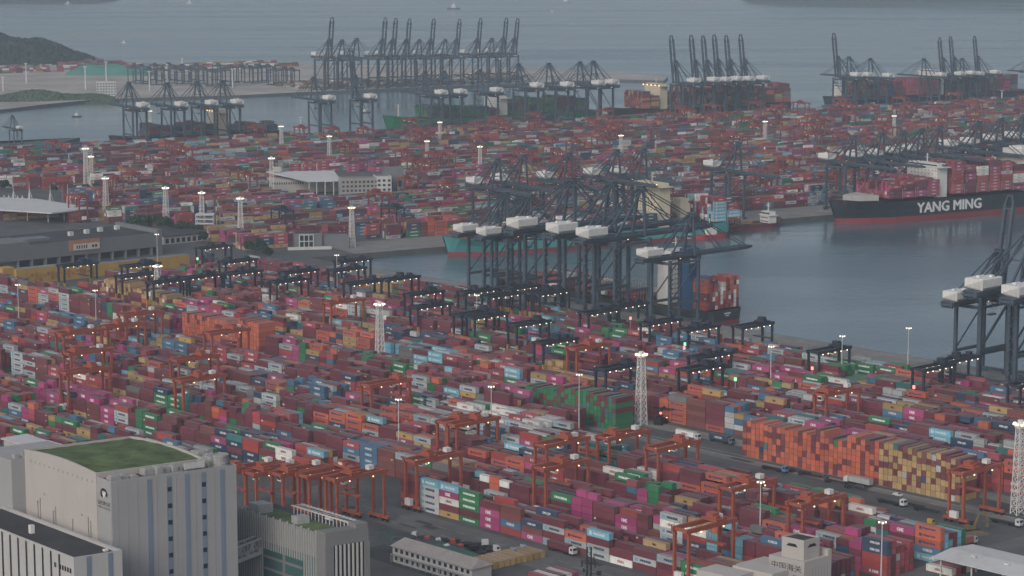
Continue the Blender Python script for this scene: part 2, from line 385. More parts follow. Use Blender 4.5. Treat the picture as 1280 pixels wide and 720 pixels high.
# ---- near yard: long front row beside the service road, copied from the photograph (bottom to top)
fr = {}
cols0 = ["", "", "", "", "", "white maroon", "grey grey maroon skyblue", "maroon grey orange", "grey maroon grey maroon", "magenta brown navy", "red blue brown brown",
         "magenta magenta magenta maroon", "green maroon green green green", "tan maroon white magenta skyblue", "grey grey grey grey skyblue", "maroon red maroon maroon maroon",
         "tan", "grey maroon grey grey maroon", "grey maroon grey skyblue skyblue", "crimson grey grey maroon maroon", "brown maroon"]
NEAR_END = -527.0
fu1 = -661 + 12.19 + 12.55*9            # so that the grey lettered stack stands where the photo shows it
FB = {}
for k, s in enumerate(cols0):
    if s: FB[k, 0] = s.split()
sk = [[G(455, 655), G(500, 600), G(300, 560), G(240, 620), G(300, 720)]]
E0 = [G(903, 715), G(960, 655), G(1060, 655), G(1060, 720), G(980, 760)]
rtg_block("roadside block", -729, fu1 + 12.55*0 + 36, 623, 6, XYu, 3.8, special={(k+3, r): v for (k, r), v in FB.items()}, skip=sk, split=0, lo=2, hi=5)
A1 = [(-905, -893), (-1115, -1100)]
for i, (v0, mean, u1) in enumerate([(653.5, 4.3, NEAR_END), (684, 4.2, NEAR_END+2), (714.5, 4.1, NEAR_END+4)]):
    rtg_block(["second block behind the road", "third block behind the road", "fourth block behind the road", "fifth block behind the road"][i], -1405, u1, v0, 6, XYu, mean, aisles=A1, lo=1, hi=6)
rtg_block("fifth block behind the road", -1405, -862, 745, 6, XYu, 3.9, aisles=A1, lo=1, hi=6)
rtg_block("white reefer block", -860, -742, 745, 6, XYu, 3.2, lo=1, hi=5, favour=(("white", "white", "grey"), .55))
rtg_block("low block by the service road", -738, -585, 745, 6, XYu, 1.5, lo=0, hi=3)
rtg_block("block behind the tall warehouse", -1300, -800, 622, 6, XYu, 3.6, aisles=A1, lo=1, hi=6)
rtg_block("block beside the tall warehouse", -1300, -850, 592, 6, XYu, 3.2, aisles=A1, lo=1, hi=5)
rtg_block("block left of the tall warehouse", -1300, -865, 561, 6, XYu, 2.8, aisles=A1, lo=1, hi=5)
rtg_block("low block left of the tall warehouse", -1300, -880, 530, 6, XYu, 2.0, aisles=A1, lo=0, hi=4)
# ---- the strip of empties stacked across
def tone_or(a, t, n):
    q = rnd.random()
    if a > -620: # tan half
        return "tan" if q < .58 else "maroon" if q < .86 else "brown" if q < .93 else rnd.choice(("navy", "teal", "grey", "orange"))
    return "orange" if q < .66 else "maroon" if q < .85 else "brown" if q < .94 else rnd.choice(("green", "navy", "teal", "brown", "grey"))
cross_block("orange and tan wall of empties", -699, -577, 801, XYu, 7, tone_or)
cross_block("green pile of empties", -842, -779, 796, XYu, 6, lambda a, t, n: "green" if rnd.random() < .66 else rnd.choice(("maroon", "brown", "maroon", "teal")), hi=6)
cross_block("tan pile of empties", -1300, -1215, 832, XYu, 5, lambda a, t, n: "tan" if rnd.random() < .72 else rnd.choice(("maroon", "brown", "white")), hi=6)
cross_block("orange pile of empties", -1150, -1075, 800, XYu, 6, lambda a, t, n: "orange" if rnd.random() < .8 else rnd.choice(("maroon", "red")), hi=6)
rtg_block("row in front of the green empties", -960, -790, 770, 6, XYu, 3.6, lo=1, split=.1, aisles=[])
rtg_block("block before the orange empties", -1405, -1160, 796, 6, XYu, 3.4, lo=1)
rtg_block("block left of the green empties", -1060, -850, 796, 6, XYu, 3.4, lo=1)
# ---- second half of the near yard, up to the quay
A2 = [(-700, -690), (-885, -872), (-1090, -1076)]
for i in range(6):
    rtg_block("quayside block", -1312 - i*8, -350, 831 + 29.6*i, 6, XYu, 4.2 - .1*i, aisles=A2, lo=1, hi=6)
# ---- middle terminal
def PX(*pts): return [G(*p) for p in pts]
MID_SKIP = [PX((-60,246),(0,243),(118,259),(125,268),(60,284),(-60,290)), PX((-60,276),(150,279),(240,296),(330,316),(330,345),(-60,370)),
            PX((330,250),(345,215),(505,215),(505,255),(430,262)), PX((340,335),(355,302),(440,296),(550,304),(560,340)),
            PX((232,299),(236,268),(270,268),(280,299)), PX((-20,252),(-20,236),(130,236),(160,246),(120,252)), PX((200,250),(204,236),(245,238),(245,252))]
for i in range(29):
    n0 = QN + 62 + 29.2*i
    if n0 > BNK - 62: break
    rtg_block("middle terminal block", pk - 260, 2500, n0, 6, XYp, rnd.uniform(3.6, 4.8), near=False, skip=MID_SKIP, aisles=[(900, 915), (1120, 1135), (1330, 1350), (1560, 1575), (1800, 1815), (2050, 2065)], end_at_hi=False, lo=0, hi=6, split=.12)
# low pre-stacks in the left part of the middle yard
rtg_block("low stacks by the canopy", *sorted((PN(G(0, 262))[0]-30, PN(G(110, 268))[0]+10)), PN(G(60, 268))[1]-22, 5, XYp, 2.5, near=False, favour=(("tan", "maroon", "tan"), .8), end_at_hi=False)
# ---- stacks on the far terminal
for i in range(3):
    rtg_block("far terminal stacks", PN(G(390, 112))[0], PN(G(640, 103))[0]+60, FN + 70 + 45*i, 6, XYp, 2.2, near=False, end_at_hi=False, favour=(("tan", "white", "brown", "dgrey", "grey"), .85))
for i in range(5):
    rtg_block("far terminal stacks", PN(G(30, 97))[0], PN(G(110, 90))[0]+120, PN(G(60, 90))[1] + 45*i, 8, XYp, 3.0, near=False, end_at_hi=False, favour=(("tan", "white", "magenta", "teal"), .4))

q0, q1 = PN(G(165, 84)), PN(G(385, 85))
for i in range(3): rtg_block("far terminal stacks", q0[0], q1[0], (q0[1]+q1[1])/2 - 60 + 45*i, 5, XYp, 2.6, near=False, end_at_hi=False, favour=(("crimson", "tan", "brown", "white"), .6), lo=0)

rtg_block("quay edge stacks", lineP(516, BNK-25, 5), lineP(700, BNK-25, 5), BNK-31, 6, XYp, 4.6, near=False, end_at_hi=False, favour=(("dgrey", "maroon", "teal", "navy", "green", "brown"), .9))
rtg_block("quay edge stacks", lineP(150, BNK-25, 5), lineP(330, BNK-25, 5), BNK-31, 6, XYp, 2.8, near=False, end_at_hi=False, favour=(("maroon", "brown", "crimson", "dgrey"), .8))
# ------------------------------------------------------------------ ship-to-shore cranes
def make_sts(raised, label=None):
    """x along the quay, +y towards the water, origin on the ground between the rails"""
    t = thing("quay_crane", label, "crane", (0, 0, -3000), 0, "ship to shore gantry cranes on the quays")
    Hg = 49.0; gx = 9.0; gy = 15.0; sl_ = [M_SLATE, M_WHITE]
    for sx in (-1, 1):
        for sy in (-1, 1):
            m = MB(); m.bar((sx*gx, sy*gy, 3.4), (sx*gx, sy*gy, Hg), 2.05, 1.9); m.box(sx*gx-1.1, sy*gy-1.1, 16.2, sx*gx+1.1, sy*gy+1.1, 18.4)
            m.build("leg", M_SLATE, t)
    for sy in (-1, 1):
        m = MB(); m.box(-13, sy*gy-.8, 2.0, 13, sy*gy+.8, 3.5)
        for k in (-11, -7.5, 7.5, 11): m.box(k-1.5, sy*gy-.5, .15, k+1.5, sy*gy+.5, 1.9)
        m.build("sill_beam", M_SLATE, t)
        m = MB(); m.box(-gx, sy*gy-.8, Hg-3.5, gx, sy*gy+.8, Hg-1.5); m.build("cross_beam", M_SLATE, t)
    for sx in (-1, 1):
        m = MB(); m.bar((sx*gx, -gy, 17.2), (sx*gx, gy, 17.2), 1.4, 1.9); m.bar((sx*gx, -gy, Hg-2.5), (sx*gx, gy, Hg-2.5), 1.0, 1.4)
        m.bar((sx*gx, -gy+.5, 18.6), (sx*gx, gy-.8, Hg-4), .75); m.build("portal_beam", M_SLATE, t)
    # twin box girder from the back reach to the boom hinge
    m = MB()
    for sx in (-1, 1): m.box(sx*3.6-.8, -38, Hg-.2, sx*3.6+.8, 16.8, Hg+2.4)
    for y in range(-38, 17, 6): m.box(-3.2, y, Hg+.3, 3.2, y+.6, Hg+1.6)
    for sx in (-1, 1):
        m.box(sx*4.9-.5, -38, Hg+.9, sx*4.9+.5, 16.5, Hg+1.1)
        m.bar((sx*5.35, -38, Hg+2.2), (sx*5.35, 16.5, Hg+2.2), .12)
        for y in range(-38, 17, 4): m.bar((sx*5.35, y, Hg+1.0), (sx*5.35, y, Hg+2.2), .1)
    m.build("girder", M_SLATE, t)
    # boom hinged over the water side legs
    B = 64.0
    bm_ = MB()
    for sx in (-1, 1): bm_.box(sx*2.9-.95, 0, -1.2, sx*2.9+.95, B-5, 1.2)
    y = 3
    while y < B-7: bm_.box(-2.4, y, -.6, 2.4, y+.5, .5); y += 11.5
    bm_.bar((-2.9, B-5.2, 0), (-1.6, B, 0), 1.1, 1.8); bm_.bar((2.9, B-5.2, 0), (1.6, B, 0), 1.1, 1.8); bm_.box(-2.0, B-.6, -.8, 2.0, B+.6, .9); bm_.box(-2.4, B-9, -.7, 2.4, B-7.6, .7)
    for sx in (-1, 1):
        bm_.bar((sx*4.2, 1, 1.2), (sx*4.2, B-6, 1.2), .12)
        bm_.box(sx*3.95-.4, 1, -.1, sx*3.95+.4, B-6, .05)
    bo = bm_.build("boom", M_SLATE, t, (0, 17.2, Hg+1.1)); 
    if raised: bo.rotation_euler = (R(81), 0, 0)
    # A frame
    m = MB(); za = Hg+30
    for sx in (-1, 1):
        m.bar((sx*5.6, gy, Hg+.5), (sx*2.0, gy+1.5, za), 1.6, 1.5); m.bar((sx*5.0, -10, Hg+2.2), (sx*2.0, gy+.4, za-.8), 1.1)
    m.box(-2.9, gy+.4, za-.7, 2.9, gy+2.6, za+1.2); m.bar((-4, gy+.7, Hg+14), (4, gy+.7, Hg+14), .8); m.box(-3.4, gy-1, za+1.2, 3.4, gy+3, za+1.35)
    m.bar((-4.6, 3.2, Hg+14.8), (4.6, 3.2, Hg+14.8), .6)
    m.build("apex_frame", M_SLATE, t)
    m = MB()
    for sx in (-1, 1):
        m.bar((sx*2.2, gy+1.2, za), (sx*3.6, -33, Hg+2.2), .65)
        if not raised:
            m.bar((sx*2.2, gy+2, za), (sx*2.9, 17.2+B*.47, Hg+2.2), .55); m.bar((sx*2.2, gy+2, za), (sx*2.9, 17.2+B*.90, Hg+2.2), .55)
        else: m.bar((sx*2.2, gy+2, za), (sx*3.0, 17.2+6.5, Hg+31), .4)
    m.build("tie_stay", M_SLATE, t)
    # white machinery house with chamfered lower corners
    m = MB(); x0, z0, z1 = 5.6, Hg+3.0, Hg+9.2
    prof = [(-x0+1.5, z0), (x0-1.5, z0), (x0, z0+1.6), (x0, z1-.5), (x0-.6, z1), (-x0+.6, z1), (-x0, z1-.5), (-x0, z0+1.6)]
    ya, yb = -34.5, -18.0; n = len(prof)
    for k in range(n):
        p, q = prof[k], prof[(k+1) % n]; m.quad((p[0], ya+(.0 if p[1] > z0+1 else 2.2), p[1]), (q[0], ya+(.0 if q[1] > z0+1 else 2.2), q[1]), (q[0], yb-(.0 if q[1] > z0+1 else 2.2), q[1]), (p[0], yb-(.0 if p[1] > z0+1 else 2.2), p[1]))
    for yy, sg in ((ya, 1), (yb, -1)): m.poly([(p[0], yy+sg*(.0 if p[1] > z0+1 else 2.2), p[1]) for p in prof])
    m.box(-2, -30, z1, 0, -27.5, z1+.9); m.box(1.5, -24, z1, 3.6, -22, z1+.8); m.box(-.5, -20, z1, .8, -18.8, z1+.5)
    fix(m.build("machinery_house", M_WHITE, t))
    m = MB(); m.box(-5, -36.5, Hg+2.2, 5, -16, Hg+3.0)
    for k in range(6): m.box(-4.4+1.5*k, -36.9, Hg-1.2, -3.6+1.5*k, -36.0, Hg+2.2)
    m.build("house_platform", M_SLATE, t)
    # trolley and driver's cab
    yt = 8 if raised else 30
    m = MB(); m.box(-2.6, -3, -.6, 2.6, 3, .6); 
    for sx in (-1, 1):
        for sy in (-1, 1): m.bar((sx*1.2, sy*1.0, -.5), (sx*1.2, sy*1.0, -9), .1)
    m.box(-1.4, -3.1, -10, 1.4, 3.1, -9); tr = m.build("trolley", M_SLATE, t, (0, yt, Hg-.8))
    m = MB(); m.box(2.0, -3.4, -4.2, 4.4, -.4, -1.2, 0); m.box(2.1, -3.45, -3.4, 4.3, -3.4, -1.9, 1); m.box(4.4, -3.2, -3.4, 4.45, -.6, -1.9, 1); m.build("driver_cab", [M_WHITE, M_GLASS], tr)
    # stairs and lift tower on one land side leg
    m = MB()
    for k in range(14):
        z = 4+k*3.1; a, b = (-gy-2.4, -gy+1.2) if k % 2 else (-gy+1.2, -gy-2.4)
        m.bar((gx+1.6, a, z), (gx+1.6, b, z+3.1), .5, .2); m.box(gx+.9, min(a, b)-.5, z-.1, gx+2.3, max(a, b)+.5, z+.05)
    m.build("stairway", M_SLATE, t)
    # glowing lamps under the girder and on the sill
    for (x, y_, z, mm) in ((-3.2, -30, Hg-.5, M_LAMP), (3.2, 2, Hg-.5, M_LAMPW), (-3, 14, Hg-.5, M_LAMPW)):
        m = MB(); m.ball((x, y_, z), .42); m.build("floodlight", mm, t)
    return t
STS_D = make_sts(False); STS_U = make_sts(True)
used = {"D": False, "U": False}
def sts(hx, hy, quay, up=False, sc=None, phrase=None, skip=()):
    """house centre seen at (hx, hy); quay: near / front / back / far"""
    def fn(p):
        if quay == "near": return UV(p)[1] - (QV - 7 - 15 - 26)
        if quay == "front": return PN(p)[1] - (QN + 7 + 15 + 26)
        if quay == "back": return PN(p)[1] - (BNK - 7 - 15 - 26)
        return PN(p)[1] - (FN + 7 + 15 + 26)
    d1 = GD(hx, hy, 1000); d2 = GD(hx, hy, 4000); f1, f2 = fn(d1), fn(d2); d = 1000 + 3000*(-f1)/(f2-f1); p = GD(hx, hy, d)
    k = sc or max(.80, min(1.12, p.z/55.5))
    if quay == "near": u, v = UV(p); x, y = XYu(u, QV-7-15*k); rz = -AN
    elif quay == "front": a, n = PN(p); x, y = XYp(a, QN+7+15*k); rz = BN + math.pi
    elif quay == "back": a, n = PN(p); x, y = XYp(a, BNK-7-15*k); rz = BN
    else: a, n = PN(p); x, y = XYp(a, FN+7+15*k); rz = BN + math.pi
    src = STS_U if up else STS_D; key = "U" if up else "D"
    if not used[key]:
        used[key] = True; o = src; o.location = (x, y, 0); o.rotation_euler = (0, 0, rz); o.scale = (k,)*3
    else: o = dup(src, (x, y, 0), rz, k, skip)
    for c in o.children:
        if c.name.startswith("trolley"): c.location.y = rnd.uniform(-6, 12) if up else rnd.uniform(6, 62)
    o["group"] = {"near": "slate cranes on the near quay", "front": "slate cranes along the middle basin", "back": "slate cranes on the back quay of the middle terminal", "far": "slate cranes of the far terminal"}[quay]
    pend("sts", o, phrase or (("slate quay crane with its boom raised," if up else "slate quay crane with lowered boom,")))
    return o
near_h = [(574,285,0),(603,289,0),(655,277,0),(705,283,0),(742,289,0),(805,316,0),(1190,369,1),(1232,352,0),(1276,361,0),(1335,372,0)]
for x, y, u in near_h: sts(x, y, "near", bool(u))
for x, y in ((588,224),(620,220),(676,217),(735,213),(768,211),(885,203),(1028,194),(1063,191),(1090,189),(1112,186),(1135,183),(1183,178),(1210,175),(1240,171),(1268,168),(1300,165)): sts(x, y, "front")
for x, y, u in ((180,131,0),(228,130,0),(266,128,0),(298,127,0),(413,122,0),(465,120,1),(553,115,0),(577,114,0),(622,112,0),(671,106,0),(709,105,0),(748,103,0),(765,102,0),(868,100,1),(893,99,1),(908,99,1),(922,98,1),(937,98,1),(955,97,1),(1072,93,1),(1086,93,0),(1113,94,0),(1180,93,0),(1204,92,1),(1218,91,1),(1228,92,0),(1248,90,1),(1318,88,0)): sts(x, y, "back", bool(u))
for x, y, u in ((396,67,1),(430,66,0),(462,66,1),(475,66,1),(492,66,1),(522,65.5,1),(554,65,1),(580,64,1),(612,63,1),(626,63,1),(412,67.5,0),(508,66,0),(540,65.5,0),(598,64,0)): sts(x, y, "far", bool(u))

p = G(20, 189, 0); o = dup(STS_D, p, BN, .50); o["group"] = "slate cranes on the back quay of the middle terminal"; o["label"] = "small portal crane with a white house alone at the water's edge beside the left channel"
# ------------------------------------------------------------------ rubber tyred yard cranes
def make_rtg(dark, span=25.0, Hh=20.5):
    """x along the container rows, y across them"""
    t = thing("yard_crane", None, "crane", (0, 0, -3000), 0, "yard gantry cranes over the container rows"); c = M_NAVY if dark else M_RED
    hy = span/2; lx = 3.6
    for sy in (-1, 1):
        for sx in (-1, 1):
            m = MB(); zl = 9.5 if dark else 2.0
            if dark: m.bar((sx*(lx+.9), sy*hy, 2.4), (sx*lx, sy*hy, zl), 1.0, 1.25, mi=1)
            m.bar((sx*lx, sy*hy, zl), (sx*lx, sy*hy, Hh), 1.0, 1.2, mi=0)
            m.build("leg", [c, M_YEL], t)
        m = MB(); m.box(-6.2, sy*hy-.65, 1.3, 6.2, sy*hy+.65, 2.5); m.build("sill_beam", M_YEL if dark else M_RED, t)
        m = MB()
        for k in (-5.2, -2.6, 2.6, 5.2): m.tube((k, sy*hy-.45, .75), (k, sy*hy+.45, .75), .75, n=10)
        m.build("wheel_set", M_RUBBER, t)
    for sx in (-1, 1):
        m = MB(); m.box(sx*lx-.55, -hy-1.6, Hh, sx*lx+.55, hy+1.6, Hh+1.7)
        for y in range(-int(hy), int(hy)+1, 3): m.bar((sx*(lx+.6), y, Hh+1.2), (sx*(lx+.6), y, Hh+2.7), .09)
        m.bar((sx*(lx+.6), -hy, Hh+2.7), (sx*(lx+.6), hy, Hh+2.7), .09); m.build("girder", c, t)
    for sy in (-1, 1):
        m = MB(); m.box(-lx+.55, sy*(hy+.4)-.5, Hh+.3, lx-.55, sy*(hy+.4)+.5, Hh+1.4); m.build("end_tie", c, t)
    m = MB(); m.box(-lx-.3, -2.6, 0, lx+.3, 2.6, .8); m.box(-2.2, -1.8, .8, 1.4, 1.6, 2.8); m.box(1.7, -2, .8, 3, .5, 2.0)
    for sx in (-1, 1):
        for sy in (-1, 1): m.bar((sx*1.6, sy*.9, 0), (sx*1.6, sy*.9, -8.5), .09)
    m.box(-6.05, -1.1, -9.1, 6.05, 1.1, -8.5); tr = m.build("trolley", c, t, (0, 3, Hh+1.75))
    m = MB(); m.box(-1.1, -4.6, -3.9, 1.3, -2.7, -1.5, 0); m.box(-1.0, -4.65, -3.3, 1.2, -4.6, -2.0, 1); m.build("driver_cab", [M_WHITE, M_GLASS], tr)
    m = MB(); m.box(-1.9, -hy-2.2, 2.6, 1.9, -hy-.6, 5.4) if not dark else m.box(-1.6, -hy-1.7, 2.6, 1.6, -hy-.5, 4.6); m.build("power_house", M_WHITE if not dark else M_NAVY, t)
    m = MB(); m.box(-1.4, hy-6, Hh+1.75, 1.2, hy-3.4, Hh+3.6) ; m.build("electric_cabinet", M_WHITE if not dark else M_NAVY, t)
    ls = [(sx*(lx+.5), y, Hh-.25) for sx in (-1, 1) for y in ((-hy*.8, -hy*.45, 0, hy*.4, hy*.8) if dark else (-hy*.5, hy*.5))]
    for i, p in enumerate(ls):
        m = MB(); m.ball(p, .34); m.build("floodlight", M_LAMPW if i % 4 == 3 or not dark else M_LAMP, t)
    return t
RTG_D = make_rtg(True, 25.5, 20.0); RTG_R = make_rtg(False, 25.0, 20.5)
RTG_F = make_rtg(False, 24.5, 20.5)
for ch in RTG_F.children:
    if ch.data and ch.data.materials and ch.data.materials[0] == M_RED: ch.data = ch.data.copy(); ch.data.materials[0] = M_ORED
uR = set()
NB = [623, 653.5, 684, 714.5, 745, 774]; QB = [831 + 29.6*i for i in range(6)]
def place_rtg(src, x, y, rz, phrase, group, skip=()):
    if src.name not in uR: uR.add(src.name); o = src; o.location = (x, y, 0); o.rotation_euler = (0, 0, rz)
    else: o = dup(src, (x, y, 0), rz, 1, skip)
    for c in o.children:
        if c.name.startswith("trolley"): c.location.y = rnd.uniform(-9, 9)
    o["group"] = group; pend("rtg", o, phrase); return o
def rtg_px(px, py, dark, snap=True, z=21):
    p = G(px, py, z); u, v = UV(p)
    if snap:
        cs = [b+9.6 for b in NB + QB]; v = min(cs, key=lambda c: abs(c-v))
    x, y = XYu(u, v)
    place_rtg(RTG_D if dark else RTG_R, x, y, -AN, "dark yellow-footed yard crane" if dark else "red yard crane over stacks", "dark yard cranes behind the near quay" if dark else "red yard cranes of the near yard")
for px, py in ((545,571),(700,581),(728,547),(862,552),(790,541),(915,610),(885,655),(990,633),(127,437),(182,391),(228,450),(268,470),(120,412),(300,352+60),(435,376),(508,474),(735,433),(1262,575),(600,525),(1045,490),(560,528),(60,470),(165,405)): rtg_px(px, py, False)
# five red cranes parked side by side on the open ground
for k, (px, py) in enumerate(((325,594),(352,597),(385,598),(418,600),(452,604))):
    p = G(px-8, py-10, 21); place_rtg(RTG_R, p.x, p.y, -AN, "idle red yard crane", "red yard cranes parked idle")
for px, py in ((120,327),(178,330),(268,308),(215,350),(240,346),(300,340),(345,352),(378,338),(463,322),(492,348),(455,352),(432,336),(640,366),(668,356),(690,352),(720,360),(760,352),(708,423),(620,392),(752,388),(776,457),(868,460),(862,411),(950,404),(1027,438),(1152,461),(1231,441),(800,378),(560,378),(525,366),(610,361),(1268,482),(585,392),(680,400),(820,402),(905,440),(155,345),(275,328)): rtg_px(px, py, True)
# middle terminal
for i in range(29):
    n0 = QN + 62 + 29.2*i
    if n0 > BNK - 62: break
    a = pk - 200
    while a < 2450:
        a += rnd.uniform(70, 210); x, y = XYp(a, n0 + 9.5)
        q = proj(x, y, 15)
        if not (-15 < q[0] < 1295 and 100 < q[1] < 330) or any(inpoly(x, y, s) for s in MID_SKIP): continue
        if q[0] < 520 and rnd.random() < .5 or rnd.random() < .3: continue
        dk = i < 4 and rnd.random() < .3
        place_rtg(RTG_D if dk else RTG_F, x, y, BN, "dark middle terminal yard crane" if dk else "red middle terminal yard crane", "yard cranes of the middle terminal", ("floodlight", "electric_cabinet") if rnd.random() < .75 else ("electric_cabinet",))
# idle dark frames on the far terminal
M_FAR = mat("blue_grey_crane_paint", (.055, .075, .10), .6)
RTG_X = make_rtg(False, 25, 20.5)
for ch in RTG_X.children:
    for c2 in [ch] + list(ch.children):
        if c2.data and c2.data.materials and c2.data.materials[0] == M_RED: c2.data = c2.data.copy(); c2.data.materials[0] = M_FAR
for (px, py) in ((168,105),(178,103),(187,107),(195,102),(204,108),(212,101),(220,106),(229,103),(238,107),(246,102),(257,107),(268,110),(280,108),(274,102),(290,104),(304,104),(314,105),(325,104),(336,103),(344,108),(357,107),(366,108)):
    p = G(px, py, 0); o = dup(RTG_X, (p.x, p.y, 0), BN, 1.22, ("floodlight", "electric_cabinet", "power_house", "wheel_set")); o["group"] = "idle yard cranes on the far terminal"; pend("rtg", o, "blue grey idle far yard crane")
for o_ in [RTG_X] + list(RTG_X.children) + [c2 for ch in RTG_X.children for c2 in ch.children]: bpy.data.objects.remove(o_)

# ------------------------------------------------------------------ lattice light towers and lamp posts
def make_mast(Ht=37.0, w0=4.4, w1=2.6):
    t = thing("light_tower", None, "light tower", (0, 0, -3000), 0, "white lattice light towers")
    m = MB(); P = lambda k, z: Vector(((-1, 1)[k in (1, 2)]*(w0+(w1-w0)*z/Ht)/2, (-1, 1)[k in (2, 3)]*(w0+(w1-w0)*z/Ht)/2, z))
    for k in range(4): m.bar(P(k, 0), P(k, Ht), .34)
    nb = 11
    for i in range(nb):
        z0, z1 = Ht*i/nb, Ht*(i+1)/nb
        for k in range(4):
            j = (k+1) % 4; m.bar(P(k, z1), P(j, z1), .22); m.bar(P(k, z0), P(j, z1), .17); m.bar(P(j, z0), P(k, z1), .17)
    m.build("lattice", M_WHITE, t)
    m = MB(); m.prism([(2.6*math.cos(a*math.pi/4), 2.6*math.sin(a*math.pi/4)) for a in range(8)], Ht, Ht+.35)
    for a in range(8):
        x, y = 2.6*math.cos(a*math.pi/4), 2.6*math.sin(a*math.pi/4); x2, y2 = 2.6*math.cos((a+1)*math.pi/4), 2.6*math.sin((a+1)*math.pi/4)
        m.bar((x, y, Ht), (x, y, Ht+1.5), .1); m.bar((x, y, Ht+1.5), (x2, y2, Ht+1.5), .1)
        m.bar((x, y, Ht+.9), (x2, y2, Ht+.9), .7, .25)
    m.box(-.9, -.9, Ht+.35, .9, .9, Ht+3.2); m.build("head_platform", M_WHITE, t)
    for a in range(8):
        x, y = 2.75*math.cos((a+.5)*math.pi/4), 2.75*math.sin((a+.5)*math.pi/4); m = MB(); m.box(x-.42, y-.42, Ht+1.1, x+.42, y+.42, Ht+1.8); m.build("floodlight", M_LAMP, t)
    return t
MAST = make_mast(); first = True
NEARM = [(198,386,330),(475,459,376),(801,531,438),(1272,643,521)]
for (px, pb, pt) in NEARM + [(108,236,185),(115,240,195),(133,275,222),(208,288,234),(253,294,240),(301,303,247),(440,309,260),(340,249,197),(412,207,171),(534,214,183),(600,222,190),(550,187,157),(352,193,167),(188,171,157),(776,206,176),(956,186,166),(1117,178,157)]:
    p = G(px, pb, 0); s_ = (pb+84)/H; hgt = max(26, min(40, (pb-pt)/s_))
    if pb < 330: hgt = max(hgt, 31)
    if first: o = MAST; first = False; o.location = p
    else: o = dup(MAST, p)
    o.rotation_euler = (0, 0, rnd.uniform(0, 1.5)); k = hgt/38.5; o.scale = (k**.5, k**.5, k)
    if pb > 330: o.scale = (1, 1, hgt/39.5)
    pend("mast", o, "white lattice light tower")
def make_post(Ht=30.0):
    t = thing("lamp_post", None, "lamp post", (0, 0, -3000), 0, "thin grey lamp posts")
    m = MB(); m.tube((0, 0, 0), (0, 0, Ht), .36, .17, 8); m.build("pole", M_GALV, t)
    m = MB(); m.tube((0, 0, Ht-.5), (0, 0, Ht-.1), 1.1, 1.1, 8); m.tube((0, 0, Ht-1.6), (0, 0, Ht-.5), .3, .9, 8)
    m.build("head_ring", M_GALV, t)
    for a in range(4):
        x, y = 1.2*math.cos(a*math.pi/2), 1.2*math.sin(a*math.pi/2); m = MB(); m.box(x-.28, y-.28, Ht-.8, x+.28, y+.28, Ht-.25); m.build("floodlight", M_LAMP, t)
    return t
POST = make_post(); first = True
for (px, pt) in ((498,498),(614,482),(724,467),(964,432),(1053,419),(1136,409),(22,355),(119,362),(951,601),(1103,651),(196,292),(421,318),(596,368)):
    p = G(px, pt, 30)
    if first: o = POST; first = False; o.location = (p.x, p.y, 0)
    else: o = dup(POST, (p.x, p.y, 0))
    pend("post", o, "thin grey lamp post")
# pale poles of the far terminal
fm = MB(); fm.tube((0,0,0), (0,0,36), 1.0, .7, 8); fm.box(-2.4,-2.4,35,2.4,2.4,36.2)
fpm = fm.mesh("light_pole", M_WHITE)
for (px, pb, pt) in ((33,104,79),(107,112,83),(133,102,77),(187,115,89),(209,104,80),(228,92,73),(291,110,86),(306,102,78),(4,114,96),(376,166,146),(1252,132,113),(1279,134,120)):
    p = G(px, pb, 0); o = bpy.data.objects.new("light_pole", fpm); C.objects.link(o); o.location = p; o.scale = (1, 1, (pb-pt)/((pb+84)/H)/36)
    tag(o, None, "light pole", "pale light poles of the far terminal"); pend("fpole", o, "pale concrete light pole")
for ph, px, py in (("the black hulled container ship", 1160, 270), ("the teal ship", 640, 330), ("the tall green roofed warehouse", 200, 720), ("the wide grey warehouse", 100, 320), ("the orange wall of empties", 1000, 590),
   ("the green pile of empties", 725, 525), ("the white customs tower", 980, 716), ("the green ship bow", 500, 160), ("the brown office block", 457, 245), ("the white canopy", 60, 262),
   ("the small pale office by the basin", 385, 305), ("the cream ship bridge", 815, 300), ("the wooded headland", 60, 90), ("the blue funnelled ship", 850, 385), ("the far bare apron", 240, 108), ("the far raised booms", 540, 98),
   ("the pale lit ship bridge beyond", 820, 130), ("the magenta loaded far ship", 1140, 135), ("the tan pile of empties", 165, 375), ("the red hulled feeder barge", 940, 288), ("the orange pile of empties", 320, 430),
   ("the road by the tan empties", 1180, 640), ("the fin-clad office block", 400, 710), ("the blue canopy", 290, 228), ("the quay corner at the basin end", 480, 335)):
    p = G(px, py); LM.append((ph, p.x, p.y))
